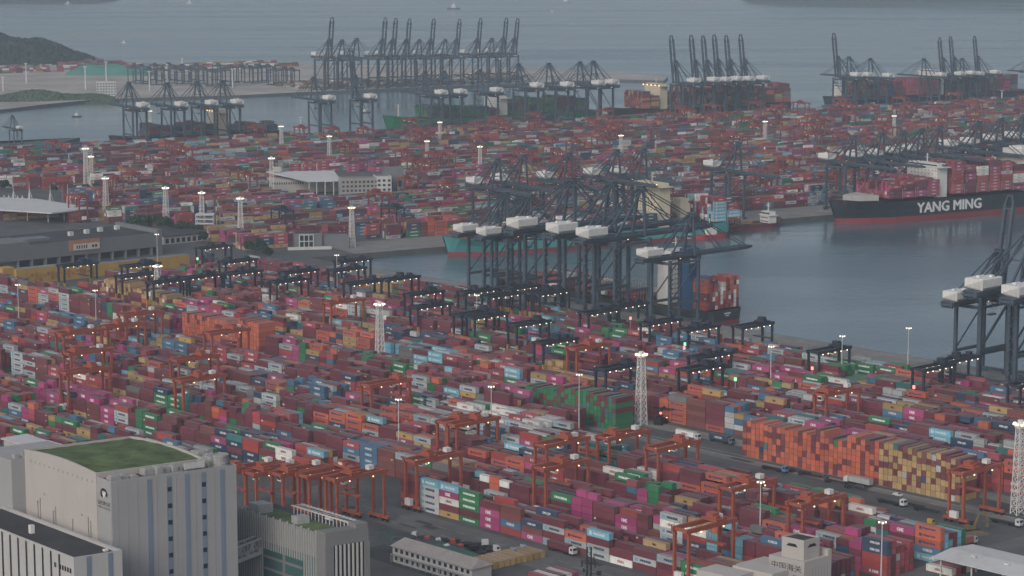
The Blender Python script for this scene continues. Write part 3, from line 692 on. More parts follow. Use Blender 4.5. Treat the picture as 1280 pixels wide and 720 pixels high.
# ------------------------------------------------------------------ ships
def hullmat(name, top, boot, zb):
    m = mat(name, top, 0.45, 0.10, 0.06, stain=0.18); return m
M_BOOT = mat("red_boot_topping", (.20, .035, .04), .6, .12, .08, stain=.2)
M_DECK = mat("ship_deck", (.16, .075, .055), .8, .2, .2)
M_SHIPW = mat("ship_white_paint", (.62, .61, .58), .55, .05, .2, stain=.12)
M_CREAM = mat("cream_ship_paint", (.56, .49, .36), .55, .05, .2, stain=.1)
M_LASH = mat("lashing_steel", (.38, .38, .36), .6, .12, .4, stain=.3)
M_CRANEB = mat("black_marks", (.02, .02, .022), .6)
def ship(name, label, bow, hd, Ls, B, free, hullcol, zb=3.2, sheer=26):
    """bow point on the waterline, heading of the bow; x forward, y to port, z up from the water"""
    t = thing(name, label, "ship", (bow[0], bow[1], -4), hd, "ships alongside")
    m = MB(); st = [(-Ls, .72, .80), (-Ls*.985, .86, .93), (-Ls*.93, .97, 1), (-Ls*.8, 1, 1), (-Ls*.25, 1, 1), (-Ls*.14, .86, .99), (-Ls*.08, .60, .93), (-Ls*.04, .34, .80), (-Ls*.015, .14, .60), (0, .02, .34), (Ls*.018, .012, .06)]
    rows = []
    for i, (x, wl, dk) in enumerate(st):
        sh = free + (max(0, (x + Ls*.13)/Ls)*sheer) + (1.0 if x < -Ls*.97 else 0)
        r_ = []
        for z in (-4, zb, zb+(sh-zb)*.5, sh):
            f = 0 if z <= zb else (z-zb)/(sh-zb); hb = B/2*(wl + (dk-wl)*f**1.3)
            xx = x if i < len(st)-1 else x*(max(.0, f)) ; r_.append((xx, hb, z))
        rows.append(r_)
    for i in range(len(rows)-1):
        for k in range(3):
            for s in (1, -1):
                q = [rows[i][k], rows[i+1][k], rows[i+1][k+1], rows[i][k+1]]; q = [(a, s*b, c) for a, b, c in q]; m.quad(*q, mi=1 if k == 0 else 0)
    for k in range(3): # transom
        a, b = rows[0][k], rows[0][k+1]; m.quad((a[0], -a[1], a[2]), (a[0], a[1], a[2]), (b[0], b[1], b[2]), (b[0], -b[1], b[2]), mi=1 if k == 0 else 0)
    fix(m.build("hull", [hullmat(name + "_hull_paint" + str(len(MATS)), hullcol, None, zb), M_BOOT], t))
    m = MB()
    for i in range(len(rows)-1):
        a, b = rows[i][3], rows[i+1][3]; m.quad((a[0], -a[1]*.99, a[2]-1.1), (b[0], -b[1]*.99, b[2]-1.1), (b[0], b[1]*.99, b[2]-1.1), (a[0], a[1]*.99, a[2]-1.1))
    m.build("deck", M_DECK, t); return t
def bridge_block(t, x, B, z0, z1, L=12, m_=None, wings=True, name="bridge"):
    m_ = m_ or M_SHIPW; m = MB(); w = B*.40
    m.box(x-L/2, -w, z0, x+L/2, w, z1-3.2, 0); m.box(x-L/2-.6, -B/2 if wings else -w, z1-3.2, x+L/2+.6, B/2 if wings else w, z1-2.6, 0)
    m.box(x-L/2+.8, -w*.96, z1-2.6, x+L/2-.8, w*.96, z1, 0)
    b = m.build(name, m_, t); g = MB(); nd = max(1, int((z1-3.2-z0)/3.1))
    for k in range(nd):
        z = z0+.9+3.1*k
        for j in range(9):
            y = -w+1.4+(2*w-2.8)*j/8
            for sx in (-1, 1): g.box(min(x+sx*L/2, x+sx*(L/2+.03)), y-.45, z, max(x+sx*L/2, x+sx*(L/2+.03)), y+.45, z+.9)
    for sx in (-1, 1): g.box(min(x+sx*(L/2-.8), x+sx*(L/2-.77)), -w*.94, z1-2.1, max(x+sx*(L/2-.8), x+sx*(L/2-.77)), w*.94, z1-.8)
    g.build("window_row", M_GLASS, b)
    r = MB(); r.bar((x, 0, z1), (x, 0, z1+8), .9, w2=.4); r.bar((x, -3, z1+4.5), (x, 3, z1+4.5), .4); r.bar((x, -2, z1+6.5), (x, 2, z1+6.5), .3); r.build("radar_mast", m_, b)
    return b
def deck_load(t, spans, B, z0, bias, tiers, rails=True):
    """stacks on deck; spans = list of (x0, x1) along the ship, boxes go into the common list"""
    hd = t.rotation_euler.z; ch, sh = math.cos(hd), math.sin(hd)
    yaw = hd if abs(math.sin(hd)) < .01 else hd
    yw = BN if abs(math.tan(hd) - math.tan(BN)) < .01 else -AN
    lash = MB()
    for (x0, x1, n0) in spans:
        x = x0
        while x + 12.5 < x1:
            nr = int(B*.97/2.5); n = max(1, n0 + rnd.choice((-1, 0, 0, 1))); hts = {}
            for r in range(nr): hts[r] = max(0, n + rnd.choice((-2, -1, 0, 0, 0, 0)) if rnd.random() < .8 else max(0, n-3))
            for r in range(nr):
                y = (r - (nr-1)/2)*2.5; z = z0; last = None
                for k in range(hts[r]):
                    c = last if last and rnd.random() < .45 else (rnd.choices(*bias)[0]); last = c
                    side = True; h = 2.9 if rnd.random() < .6 else 2.59
                    add_box_(t.location.x + (x+6.1)*ch - y*sh, t.location.y + (x+6.1)*sh + y*ch, z - 4, yw, 12.19, h, c, "ship", r, 0, k, hts[r], r in (0, nr-1) or True, True, True, False); z += h+.02
            if not rails: x += 14.4; continue
            for yy in range(-nr//2, nr//2+1):
                lash.box(x-1.3, yy*2.5-.12, z0-1, x-1.0, yy*2.5+.12, z0+7.5)
            lash.box(x-1.5, -nr*1.25, z0+7.3, x-.8, nr*1.25, z0+7.6); lash.box(x-1.5, -nr*1.25, z0+3.5, x-.8, nr*1.25, z0+3.7)
            x += 14.4
    return fix(lash.build("lashing_bridge", M_LASH, t)) if lash.v else None
def hull_text(t, s, xc, zc, hgt, width, side, m, depth, B):
    """letters painted on the hull side; side +1 = port"""
    mb = MB(); y = side*(B/2 + .25); ax = Vector((-1, 0, 0)) if side > 0 else Vector((1, 0, 0))
    [letters(mb, s, (xc+dx, y+side*.02*i, zc+dz), ax, (0, 0, 1), hgt, 0, width) for i, (dx, dz) in enumerate(((0, 0), (.55, 0), (-.55, 0), (0, .3), (0, -.3)))]; return mb.build("hull_lettering", m, t)
RED_ = (["magenta", "crimson", "maroon", "red", "white", "grey"], [16, 42, 22, 10, 5, 5])
MIX = (CN, CP)
# the black hulled ship, bow towards the left, port side showing
cN = QN - 4 - 24.5; P0 = lineP(1043, cN, -4); bx, by = XYp(P0, cN)
ym = ship("container_ship", "long black hulled container ship with white YANG MING letters and crimson boxes", (bx, by), BN + math.pi, 360, 48, 18.5, (.022, .027, .035), 5.2)
a = lineP(1187, cN-24.3, 8) - P0
hull_text(ym, "YANG MING", -a, 12.0, 8.6, 74*1.0, 1, mat("white_hull_letters", (.66, .66, .64), .5, .04), .2, 48)
m = MB(); m.prism([(-36, -15), (-20, -9), (-12, -4), (-12, 4), (-20, 9), (-36, 15)], 19.6, 24.2); fix(m.build("breakwater", M_LASH, ym))
xb = -(lineP(1158, cN, 15) - P0); xf = -(lineP(1272, cN, 20) - P0)
bridge_block(ym, xb, 48, 19, 48, 12); 
for sx in (-1, 1):
    m = MB(); m.bar((xb+12, sx*17, 20), (xb+3, sx*17, 47), 1.6); m.build("bridge_brace", M_SHIPW, ym)
m = MB(); m.box(xf-14, -22, 19, xf+12, 22, 48); m.box(xf-10, -12, 48, xf+8, 12, 55); m.box(xf-9, -8, 55, xf+4, 8, 57); fix(m.build("funnel_block", M_SHIPW, ym))
deck_load(ym, [(-98, -38, 5), (xb+10, -99, 6), (xf+14, xb-9, 9), (xf-120, xf-16, 8)], 48, 21.5, RED_, 8)
# teal ship along the middle quay, stern to the right, letters on the stern
cN2 = QN - 4 - 21; P1 = lineP(897, cN2, 4); Lt = P1 - lineP(560, cN2, -4); bx, by = XYp(P1 - Lt, cN2)
ts = ship("container_ship", "teal hulled container ship with cream bridge lying under the cranes of the middle basin", (bx, by), BN + math.pi, Lt, 42, 12.0, (.075, .29, .28), 3.6)
ts.location = (*XYp(P1-Lt, cN2), -4)
xb = -(lineP(815, cN2, 30) - (P1-Lt))
cb_ = bridge_block(ts, xb, 42, 11.5, 47, 12, M_CREAM)
for yy in (-16, 0, 16):
    m = MB(); m.ball((xb+7, yy, 46), .7); m.build("bridge_lamp", M_LAMPW, cb_)
m = MB(); m.box(xb-34, -6, 15, xb-24, 6, 28); m.box(xb-33, -5, 28, xb-25, 5, 32); m.build("funnel", M_CREAM, ts)
deck_load(ts, [(-130, -28, 4), (xb+9, -134, 4), (xb-22, xb-9, 2), (xb-75, xb-38, 7)], 42, 13, (["skyblue", "white", "grey", "maroon", "red", "crimson", "navy", "teal"], [12, 14, 14, 18, 14, 10, 8, 6]), 5)
m = MB(); m.box(-Lt-.3, -9, 7, -Lt-.2, -4, 10); m.box(-Lt-.3, 1, 7.5, -Lt-.2, 3, 9.5); m.build("mooring_port", M_GLASS, ts)
# ship with the blue funnel behind the near quay, dark hull, stern nearest
pS = G(920, 404, -4); US, VS = UV(pS); cV = QV + 4 + 17.5
ns = ship("container_ship", "dark hulled ship with tall blue funnel and red boxes stacked over its stern", XYu(US-215, cV), R(90)+R(90)-AN, 215, 33, 9.0, (.035, .045, .048), 2.6)
deck_load(ns, [(-211.5, -198.5, 7)], 33, 10, (["red", "orange", "white", "maroon"], [26, 38, 14, 16]), 6, False); deck_load(ns, [(-150, -40, 2)], 33, 10, (["red", "orange", "white", "maroon", "grey"], [26, 30, 12, 16, 8]), 2)
bridge_block(ns, -170, 26, 9, 44, 12)
m = MB(); m.box(-196, -10, 8, -186, 10, 28, 0); m.box(-186, -5, 8, -178, 5, 46, 0); m.box(-187, -6, 39, -177.2, 6, 42.5, 0); m.build("funnel", mat("dark_blue_funnel_paint", (.028, .075, .16), .5, .08), ns)
m = MB(); letters(m, "PANAMA", (-215.35, 0, 8), (0, -1, 0), (0, 0, 1), 1.5, 0, 8); m.box(-215.4, -3.5, 5, -215.3, 3.5, 6.2)
m.v = [v for v in m.v]; m2 = MB(); m2.box(-215.4, -3, 7.0, -215.3, 3, 7.9); m2.box(-215.4, -1.6, 5.7, -215.3, 1.6, 6.4); m2.build("stern_mark", M_SHIPW, ns)
# green ship on the back quay
p = G(484, 161, -4); P2 = lineP(484, BNK+28, -4)
gs = ship("container_ship", "bright green hulled ship with its bow beyond the back quay", XYp(P2, BNK+4+24), BN + math.pi, 300, 46, 18, (.016, .22, .09), 3, 40)
deck_load(gs, [(-150, -45, 4), (-280, -165, 6)], 46, 19, (["green", "maroon", "teal", "dgrey", "brown", "navy"], [40, 18, 14, 12, 10, 6]), 8)
bridge_block(gs, -158, 46, 18, 42, 12); m = MB(); m.bar((-16, 0, 20), (-16, 0, 36), 1.4); m.build("foremast", M_SHIPW, gs)
# brown loaded ship with a lit cream bridge
p = G(762, 150, -4); P3 = lineP(762, BNK+26, -4)
bs = ship("container_ship", "dark ship loaded with brown boxes and a lit cream bridge on the back quay", XYp(P3, BNK+4+22), BN + math.pi, 290, 44, 16, (.05, .03, .03), 3)
xb = -(lineP(820, BNK+26, 35) - P3); b_ = bridge_block(bs, xb, 44, 16, 49, 12, M_CREAM)
for yy in (-18, -9, 0, 9, 18):
    m = MB(); m.ball((xb+8, yy, 47), .9); m.build("bridge_lamp", M_LAMPW, b_)
deck_load(bs, [(xb+10, -25, 7), (-285, xb-12, 8)], 44, 18, (["brown", "orange", "maroon", "tan", "dgrey"], [30, 18, 30, 10, 12]), 8)
# magenta loaded ship at the right end of the back quay
p = G(1030, 138, -4); P4 = lineP(1033, BNK+29, -4)
ms = ship("container_ship", "far ship stacked with magenta and purple boxes between two white bridges", XYp(P4, BNK+4+25), BN + math.pi, 366, 50, 17, (.025, .03, .04), 3)
x1 = -(lineP(1164, BNK+29, 35) - P4); bridge_block(ms, x1, 50, 17, 52, 12); bridge_block(ms, -22, 24, 20, 36, 8, None, False, "forecastle_house")
deck_load(ms, [(-118, -40, 7)], 50, 19, (["maroon", "navy", "dgrey", "crimson"], [40, 14, 16, 20]), 8); deck_load(ms, [(x1+9, -120, 8)], 50, 19, (["magenta", "crimson", "red"], [46, 34, 10]), 8); deck_load(ms, [(-340, x1-10, 8)], 50, 19, (["maroon", "navy", "dgrey", "magenta"], [30, 22, 20, 10]), 8)
# dark ship behind the left cranes of the back quay
P6 = lineP(345, BNK+21, -4) ; ls = ship("container_ship", "dark maroon loaded ship with a lit cream bridge behind the left group of quay cranes", XYp(lineP(140, BNK+21, -4), BNK+4+17), BN + math.pi, P6 - lineP(140, BNK+21, -4), 34, 12, (.04, .03, .035), 3)
xb = -(lineP(272, BNK+21, 25) - lineP(140, BNK+21, -4)); b_ = bridge_block(ls, xb, 34, 11, 40, 11, M_CREAM)
for yy in (-14, -7, 0, 7, 14):
    m = MB(); m.ball((xb+7, yy, 38.5), .7); m.build("bridge_lamp", M_LAMPW, b_)
deck_load(ls, [(xb+9, -40, 4), (-(P6 - lineP(140, BNK+21, -4))+6, xb-10, 4)], 34, 13, (["maroon", "brown", "dgrey", "navy"], [40, 20, 18, 12]), 5)
# red feeder barge
p = G(972, 286, -4); P5 = lineP(974, QN-13, -4)
fb = ship("feeder_barge", "low red hulled feeder barge with a white house at its bow end", XYp(P5, QN-5-8), BN, 62, 15, 4.2, (.13, .03, .03), 1.4)
bridge_block(fb, -12, 15, 4, 13.5, 8); deck_load(fb, [(-58, -22, 1)], 14, 4.6, (["brown", "tan", "orange"], [4, 3, 3]), 1)
# small craft
def boat(px, py, Lb, hd, label, col=(.6, .6, .58), z=-4):
    p = G(px, py, z); t = thing("small_boat", label, "boat", (p.x, p.y, -4), hd, "small craft on the water"); k = Lb/12
    m = MB(); pts = [(-6*k, -1.7*k), (3*k, -1.8*k), (6*k, 0), (3*k, 1.8*k), (-6*k, 1.7*k)]
    for a in range(5):
        b = (a+1) % 5; m.quad((pts[a][0]*.93, pts[a][1]*.8, -.4), (pts[b][0]*.93, pts[b][1]*.8, -.4), (*pts[b], 1.3*k), (*pts[a], 1.3*k))
    m.poly([(*q, 1.3*k) for q in pts]); fix(m.build("hull", mat("boat_paint_%d" % len(MATS), col, .5), t))
    m = MB(); m.box(-2.4*k, -1.1*k, 1.3*k, 1.6*k, 1.1*k, 3.2*k); m.box(-1.2*k, -.9*k, 3.2*k, 1.0*k, .9*k, 4.4*k); m.bar((-.2*k, 0, 4.4*k), (-.2*k, 0, 6.6*k), .25*k); m.build("wheelhouse", M_SHIPW, t); return t
boat(155, 54, 15, .2, "white vessel alone on the open sea past the headland"); boat(707, 3, 40, .05, "pale distant cargo vessel at the top of the sea", (.3, .32, .34)); boat(690, 15, 13, 2.9, "small white boat trailing a wake below the distant cargo vessel")
boat(567, 11.5, 45, .1, "low dark distant barge above the raised far booms", (.10, .11, .13)); boat(237, 4, 24, .1, "pale vessel in the far sea above the headland tip"); boat(85, 5.5, 28, .05, "faint grey vessel far above the wooded headland", (.25, .27, .3))
boat(886, 298, 30, BN + math.pi, "red and white tug lying under the teal stern", (.40, .045, .05)); boat(96, 146, 14, .5, "dark launch in the channel off the green shore", (.1, .1, .12)); boat(457, 141, 16, .4, "small dark boat in the channel near the green bow", (.1, .1, .12))
# ------------------------------------------------------------------ buildings
M_LGREY = mat("light_panel_wall", (.40, .39, .385), .8, .06, .05, stain=.12)
M_WARM = mat("warm_white_wall", (.40, .375, .355), .8, .05, .05, stain=.12)
M_GREYP = mat("grey_panel_wall", (.30, .30, .305), .8, .06, .05, stain=.10)
M_BLUES = mat("blue_grey_panel", (.165, .205, .27), .6, .06)
M_ROOFD = mat("dark_flat_roof", (.045, .045, .05), .9, .35, .08, stain=.2)
M_GRASS = mat("roof_turf", (.082, .118, .048), .95, .55, .10, bump=.3)
M_EQ = mat("roof_plant_grey", (.30, .30, .30), .7, .1, .4, stain=.25)
M_DWIN = mat("dark_window", (.025, .03, .038), .25, .05)
M_TEALG = mat("teal_window_glass", (.05, .11, .11), .2, .1)
M_SHEET = mat("white_sheet_roof", (.50, .50, .50), .6, .06, .05, stain=.15)
M_WHGREY = mat("warehouse_grey_wall", (.15, .16, .17), .8, .08, .05, stain=.2)
M_YELW = mat("yellow_wall", (.42, .26, .06), .8, .10, .06, stain=.25)
def frame_box(m, o, ex, ey, x0, y0, z0, x1, y1, z1, mi=0):
    f = lambda x, y, z: (o[0]+ex[0]*x+ey[0]*y, o[1]+ex[1]*x+ey[1]*y, z)
    m.hexa([f(x0,y0,z0), f(x1,y0,z0), f(x1,y1,z0), f(x0,y1,z0), f(x0,y0,z1), f(x1,y0,z1), f(x1,y1,z1), f(x0,y1,z1)], mi)
def hexpts(o, ex, ey, x0, y0, z0, x1, y1, z1):
    f = lambda x, y, z: Vector((o[0]+ex[0]*x+ey[0]*y, o[1]+ex[1]*x+ey[1]*y, z))
    return [f(x0,y0,z0), f(x1,y0,z0), f(x1,y1,z0), f(x0,y1,z0), f(x0,y0,z1), f(x1,y0,z1), f(x1,y1,z1), f(x0,y1,z1)]
def wire(m, pts, mi=0): m.hexa(pts, mi)

# ---- tall warehouse with the turf roof: x along its right face, y along its left face (local, from the front corner)
th, ph = R(33), R(49); ex = Vector((math.cos(th), math.sin(th), 0)); ey = Vector((-math.cos(ph), math.sin(ph), 0))
D0 = 720; cc = GD(139, 605, D0); Z1 = cc.z; O = (0, 0)
T = thing("tall_warehouse", "tall pale warehouse with turf roof, blue wall strips and a round emblem", "building", (cc.x, cc.y, 0))
LX, LY, Y0 = 44.2, 55.0, 8.8
m = MB(); frame_box(m, O, ex, ey, 0, 0, 0, LX, LY, Z1)
frame_box(m, O, ex, ey, .35, 0, Z1, LX, .35, Z1+.8); frame_box(m, O, ex, ey, LX-.35, .35, Z1, LX, LY, Z1+.8); frame_box(m, O, ex, ey, 0, 0, Z1, .35, Y0, Z1+.8)
for k in range(12): frame_box(m, O, ex, ey, 2.0+3.4*k, -.10, 0, 2.10+3.4*k, -.003, Z1)   # panel joints
frame_box(m, O, ex, ey, -.15, .3, 0, -.003, .7, Z1)
wall = m.build("wall", M_GREYP, T)
ZB = GD(116, 591.5, D0 + Y0*ey.y).z
X1 = 38.5
m = MB(); frame_box(m, O, ex, ey, -.25, Y0, 0, -.004, LY, Z1-.01)     # light cladding of the left face
prof = [(y, ZB + 1.2*math.sin(math.pi*(y-Y0)/(LY-Y0))) for y in np.linspace(Y0, LY, 13)]
f = lambda x, y, z: (ex.x*x+ey.x*y, ex.y*x+ey.y*y, z)
for (ya, za), (yb, zb) in zip(prof, prof[1:]):
    for xa, xb in ((-.25, .35), (X1-.6, X1)):
        m.hexa([f(xa,ya,Z1), f(xb,ya,Z1), f(xb,yb,Z1), f(xa,yb,Z1), f(xa,ya,za), f(xb,ya,za), f(xb,yb,zb), f(xa,yb,zb)])
frame_box(m, O, ex, ey, .35, Y0, Z1, X1-.6, Y0+.5, ZB+.1); frame_box(m, O, ex, ey, .35, LY-.6, Z1, X1-.6, LY, ZB)
upper = m.build("light_wall", M_WARM, T)
m = MB(); nx, ny = 26, 24
hh = lambda a, b: ZB - .7 + 1.2*math.sin(math.pi*b) + .12*math.sin(a*37)*math.sin(b*29)
for i in range(nx):
    for j in range(ny):
        q = []
        for (a, b) in ((i, j), (i+1, j), (i+1, j+1), (i, j+1)):
            x = .35 + (X1-.95)*a/nx; y = Y0+.5 + (LY-Y0-1.1)*b/ny; q.append(f(x, y, hh(a/nx, b/ny)))
        m.quad(*q)
m.build("turf_roof", M_GRASS, T)
m = MB(); frame_box(m, O, ex, ey, .35, .35, Z1, LX-.35, Y0-.01, Z1+.05); frame_box(m, O, ex, ey, X1, Y0-.01, Z1, LX-.35, LY-.1, Z1+.06); m.build("roof_terrace", M_ROOFD, T)
for k, (x, y, a, b, h) in enumerate(((1.2, 2.2, 3.6, 3.0, 1.5), (5.4, 3.0, 2.4, 3.6, 1.2), (8.6, 2.4, 2.2, 2.8, .9), (14, 4.2, 3.2, 3.2, 1.9), (17.6, 3.0, 2.4, 3.8, 2.2), (20.4, 4.0, 2.6, 3.2, 1.7), (23.4, 3.2, 2.0, 3.4, 2.0), (25.6, 3.6, 1.6, 3.0, 1.4), (34.4, 2.8, 2.2, 4.2, 2.4), (36.8, 3.4, 2.4, 4.6, 3.0), (39.6, 8, 3.2, 4, 2.6), (39.4, 15, 3.6, 5, 2.4), (39.6, 26, 3, 4, 2.0))):
    m = MB(); frame_box(m, O, ex, ey, x, y, Z1+.06, x+a, y+b, Z1+.06+h); frame_box(m, O, ex, ey, x+.4, y+.3, Z1+.06+h, x+a-.5, y+b-.4, Z1+.06+h+.4)
    for q in range(3): frame_box(m, O, ex, ey, x+.15+a*q/3.2, y-.06, Z1+.4, x+.15+a*q/3.2+.35, y-.001, Z1+h-.15)
    m.build("roof_unit", M_EQ, T)
m = MB()
for x in range(1, 43, 2): m.bar(f(x, 1.0, Z1+.9), f(x, 1.0, Z1+.05), .06)
m.bar(f(1, 1.0, Z1+.9), f(43, 1.0, Z1+.9), .07); m.bar(f(1, 1.6, Z1+.35), f(30, 1.6, Z1+.35), .35); m.bar(f(1, 2.0, Z1+.3), f(22, 2.0, Z1+.3), .25); m.build("roof_pipe", M_EQ, T)
# stair drum at the right end of the roof
m = MB(); c0 = ex*40.6 + ey*3.4; n = 16
for k in range(n):
    a, b = 2*math.pi*k/n, 2*math.pi*(k+1)/n
    for z0, z1 in ((0, .8), (1.3, 1.9), (2.4, 3.0), (3.4, 4.1)):
        m.hexa([(c0.x+r_*math.cos(t), c0.y+r_*math.sin(t), Z1+.06+z) for z in (z0, z1) for (r_, t) in ((2.7, a), (2.7, b), (2.45, b), (2.45, a))])
m.prism([(c0.x+2.4*math.cos(2*math.pi*k/n), c0.y+2.4*math.sin(2*math.pi*k/n)) for k in range(n)], Z1+.06, Z1+3.9); fix(m.build("stair_drum", M_EQ, T))
# blue strips with a column of windows in every second one
for k, x in enumerate((13.2, 20.1, 26.4, 32.3, 39.0)):
    m = MB(); frame_box(m, O, ex, ey, x-.8, -.12, 0, x+.8, -.003, Z1-.2); s_ = m.build("blue_strip", M_BLUES, T)
    if k in (1, 3):
        for j in range(11):
            z = Z1 - 3.6 - 5.5*j
            if z < 3: break
            w_ = MB(); frame_box(w_, O, ex, ey, x-.7, -.2, z-1.5, x+.7, -.121, z+.0); w_.build("window", M_DWIN, s_)
# emblem and wall lettering on the grey end bay of the left face
up = Vector((0, 0, 1)); lx = -ey; nrm = Vector((-ex.x, -ex.y, 0)); nrm = Vector((-ey.y, ey.x, 0)); nrm = nrm if nrm.dot(Vector((0, -1, 0))) > 0 else -nrm
ce = ey*4.6 + up*(Z1-4.0)
def disc(m, c, r0, r1, a0, a1, mi=0, off=.06, n=20, sq=1.0):
    for k in range(n):
        a, b = a0+(a1-a0)*k/n, a0+(a1-a0)*(k+1)/n; P_ = lambda r, t: c + lx*(r*math.cos(t)*1.25) + up*(r*sq*math.sin(t)) + nrm*off
        m.quad(P_(r0, a), P_(r1, a), P_(r1, b), P_(r0, b), mi)
m = MB(); disc(m, ce, .95, 1.75, R(-35), R(240)); m.poly([ce+nrm*.08+lx*-1.3+up*.8, ce+nrm*.08+up*-1.7, ce+nrm*.08+lx*1.3+up*.8, ce+nrm*.08+up*.3], 1)
m.build("round_emblem", [M_CRANEB, M_WHITE], T)
m = MB(); letters(m, "盐田港仓码", ce - up*3.2 + nrm*.06, lx, up, 1.5, 0, 7.4); letters(m, "PORT LOGISTICS", ce - up*4.7 + nrm*.06, lx, up, .7, 0, 7.4); m.build("wall_lettering", M_CRANEB, T)
m = MB(); frame_box(m, (0, 0), ex, ey, 26.4, 1.5, Z1+1.0, 33.8, 1.75, Z1+3.0); m.build("roof_billboard", M_SHEET, T)
m = MB(); letters(m, "中国盐田物流仓库", ex*30.6 + ey*.5 + up*(Z1+.9), ex, up, 1.0, 0, 7.4); m.build("roof_lettering", M_CRANEB, T)
# vents, pipes on the light face
m = MB()
for k in range(14): frame_box(m, O, ex, ey, -.34, 11+3.05*k, Z1-1.6, -.252, 11.7+3.05*k, Z1-.9)
m.build("vent_row", M_EQ, T)
for y, z in ((42, 11.5), (18, 14)):
    m = MB(); frame_box(m, O, ex, ey, -.42, y, Z1-z, -.252, y+.8, Z1-z+.8); m.build("wall_vent", M_GREYP, T)
for y, h in ((12.5, 7), (14.0, 8), (24, 5.5), (35, 7.5), (36.4, 6), (45, 8.5), (46.6, 7.5)):
    m = MB(); frame_box(m, O, ex, ey, -.6, y, Z1-21.5, -.26, y+.26, Z1-21.5+h); m.build("vent_pipe", M_EQ, T)
m = MB(); frame_box(m, O, ex, ey, -5, LY+.01, 0, 20, LY+22, Z1-1.2); frame_box(m, O, ex, ey, -5.2, LY+9, 0, -5.003, LY+9.7, Z1-1.2); m.build("rear_wing", M_GREYP, T)
for k in range(4):
    m = MB(); frame_box(m, O, ex, ey, -3+3*k, LY+1.5, Z1-1.2, -1.5+3*k, LY+3.5, Z1+.2); m.build("roof_unit", M_EQ, T)
OCC.append([p + Vector((cc.x, cc.y, 0)) for p in hexpts(O, ex, ey, 0, 0, 0, LX, LY, ZB)])
# ---- lower annex with the dark roof
A0 = GD(92, 697, 697); 
AN_ = thing("warehouse_annex", "lower grey warehouse wing with dark flat roof in front of the tall warehouse", "building", (A0.x, A0.y, 0)); ZA = A0.z
m = MB(); frame_box(m, O, ex, ey, 0, 0, 0, 16.2, 75, ZA-.9); frame_box(m, O, ex, ey, 0, 0, ZA-.9, 16.2, .4, ZA); frame_box(m, O, ex, ey, 0, .4, ZA-.9, .4, 75, ZA); frame_box(m, O, ex, ey, 15.2, .4, ZA-.9, 16.2, 75, ZA+.15)
for k in range(9): frame_box(m, O, ex, ey, -.25, 9.0+5.2*k, 0, -.003, 9.9+5.2*k, ZA-.5)
m.build("wall", M_LGREY, AN_)
m = MB(); frame_box(m, O, ex, ey, .4, .4, ZA-.9, 15.2, 75, ZA-.85); m.build("roof", M_ROOFD, AN_)
for x in (5.0, 12.2):
    m = MB(); frame_box(m, O, ex, ey, x-.8, -.12, 0, x+.8, -.003, ZA-.3); m.build("blue_strip", M_BLUES, AN_)
for k in range(9):
    m = MB(); frame_box(m, O, ex, ey, -.28, 8.2+5.2*k, 0, -.254, 8.9+5.2*k, ZA-.6); m.build("dark_strip", M_DWIN, AN_)
m = MB(); pass
for k in range(7): frame_box(m, O, ex, ey, -.12, 1.6+.98*k*1.6, ZA-5.4, -.003, 2.5+.98*k*1.6, ZA-3.9)
m.build("window_row", M_DWIN, AN_)
m = MB(); frame_box(m, O, ex, ey, 6, 38, ZA-.85, 7.4, 39.4, ZA+1.9); m.build("roof_unit", M_WHITE, AN_)
m = MB(); frame_box(m, O, ex, ey, 12.6, 4.2, ZA-.85, 14, 5.4, ZA-.2); m.build("roof_unit", M_WHITE, AN_)
OCC.append([p + Vector((A0.x, A0.y, 0)) for p in hexpts(O, ex, ey, 0, 0, 0, 16.2, 75, ZA)])
# ---- office block clad in fins
th2, ph2 = R(30), R(48); e2 = Vector((math.cos(th2), math.sin(th2), 0)); f2 = Vector((-math.cos(ph2), math.sin(ph2), 0))
F0 = G(407, 668, 46); 
FB_ = thing("finned_office_block", "grey office block clad in vertical fins with a turf roof strip", "building", (F0.x, F0.y, 0)); ZF = 46.0
m = MB(); frame_box(m, O, e2, f2, 0, 0, 0, 15.4, 55, ZF-1.2); frame_box(m, O, e2, f2, -.2, -.2, ZF-4.2, 15.6, 4.6, ZF+.6); frame_box(m, O, e2, f2, 11, -.3, ZF+.6, 15.2, 3.8, ZF+2.2)
frame_box(m, O, e2, f2, -.5, -.5, 0, 2.6, 4.2, ZF-4.2); frame_box(m, O, e2, f2, 13.9, -.5, 0, 15.9, 3.5, ZF-4.2)
m.build("wall", mat("dim_grey_wall", (.17, .17, .172), .8, .08, .05, stain=.15), FB_)
m = MB(); frame_box(m, O, e2, f2, 2.6, -.1, 0, 13.9, -.003, ZF-4.2); m.build("curtain_wall", M_DWIN, FB_)
m = MB()
for k in range(7): frame_box(m, O, e2, f2, 3.3+1.55*k, -.7, 0, 3.75+1.55*k, -.102, ZF-4.2)
m.build("front_fin", mat("pale_fin", (.36, .36, .355), .7, .06), FB_)
m = MB()
for k in range(38):
    y = 4.8+1.32*k; h0 = 0 if (k < 6 or 22 < k) else ZF-11.5; frame_box(m, O, e2, f2, -.55, y, h0, -.003, y+.22, ZF - (.1 if k % 3 else -.5))
m.build("side_fin", MATS["pale_fin"], FB_)
m = MB(); frame_box(m, O, e2, f2, -.12, 5, 0, -.003, 35, ZF-9); m.build("side_glazing", M_TEALG, FB_)
m = MB()
for k in range(8): frame_box(m, O, e2, f2, -.3, 12.6, 2+4.2*k, -.122, 34.4, 2.9+4.2*k)
frame_box(m, O, e2, f2, -.34, 22.4, 0, -.124, 23.6, ZF-11.5); m.build("spandrel", MATS["dim_grey_wall"], FB_)
m = MB(); frame_box(m, O, e2, f2, .4, 4.6, ZF-1.2, 10.5, 50, ZF-.9); m.build("turf_roof", M_GRASS, FB_)
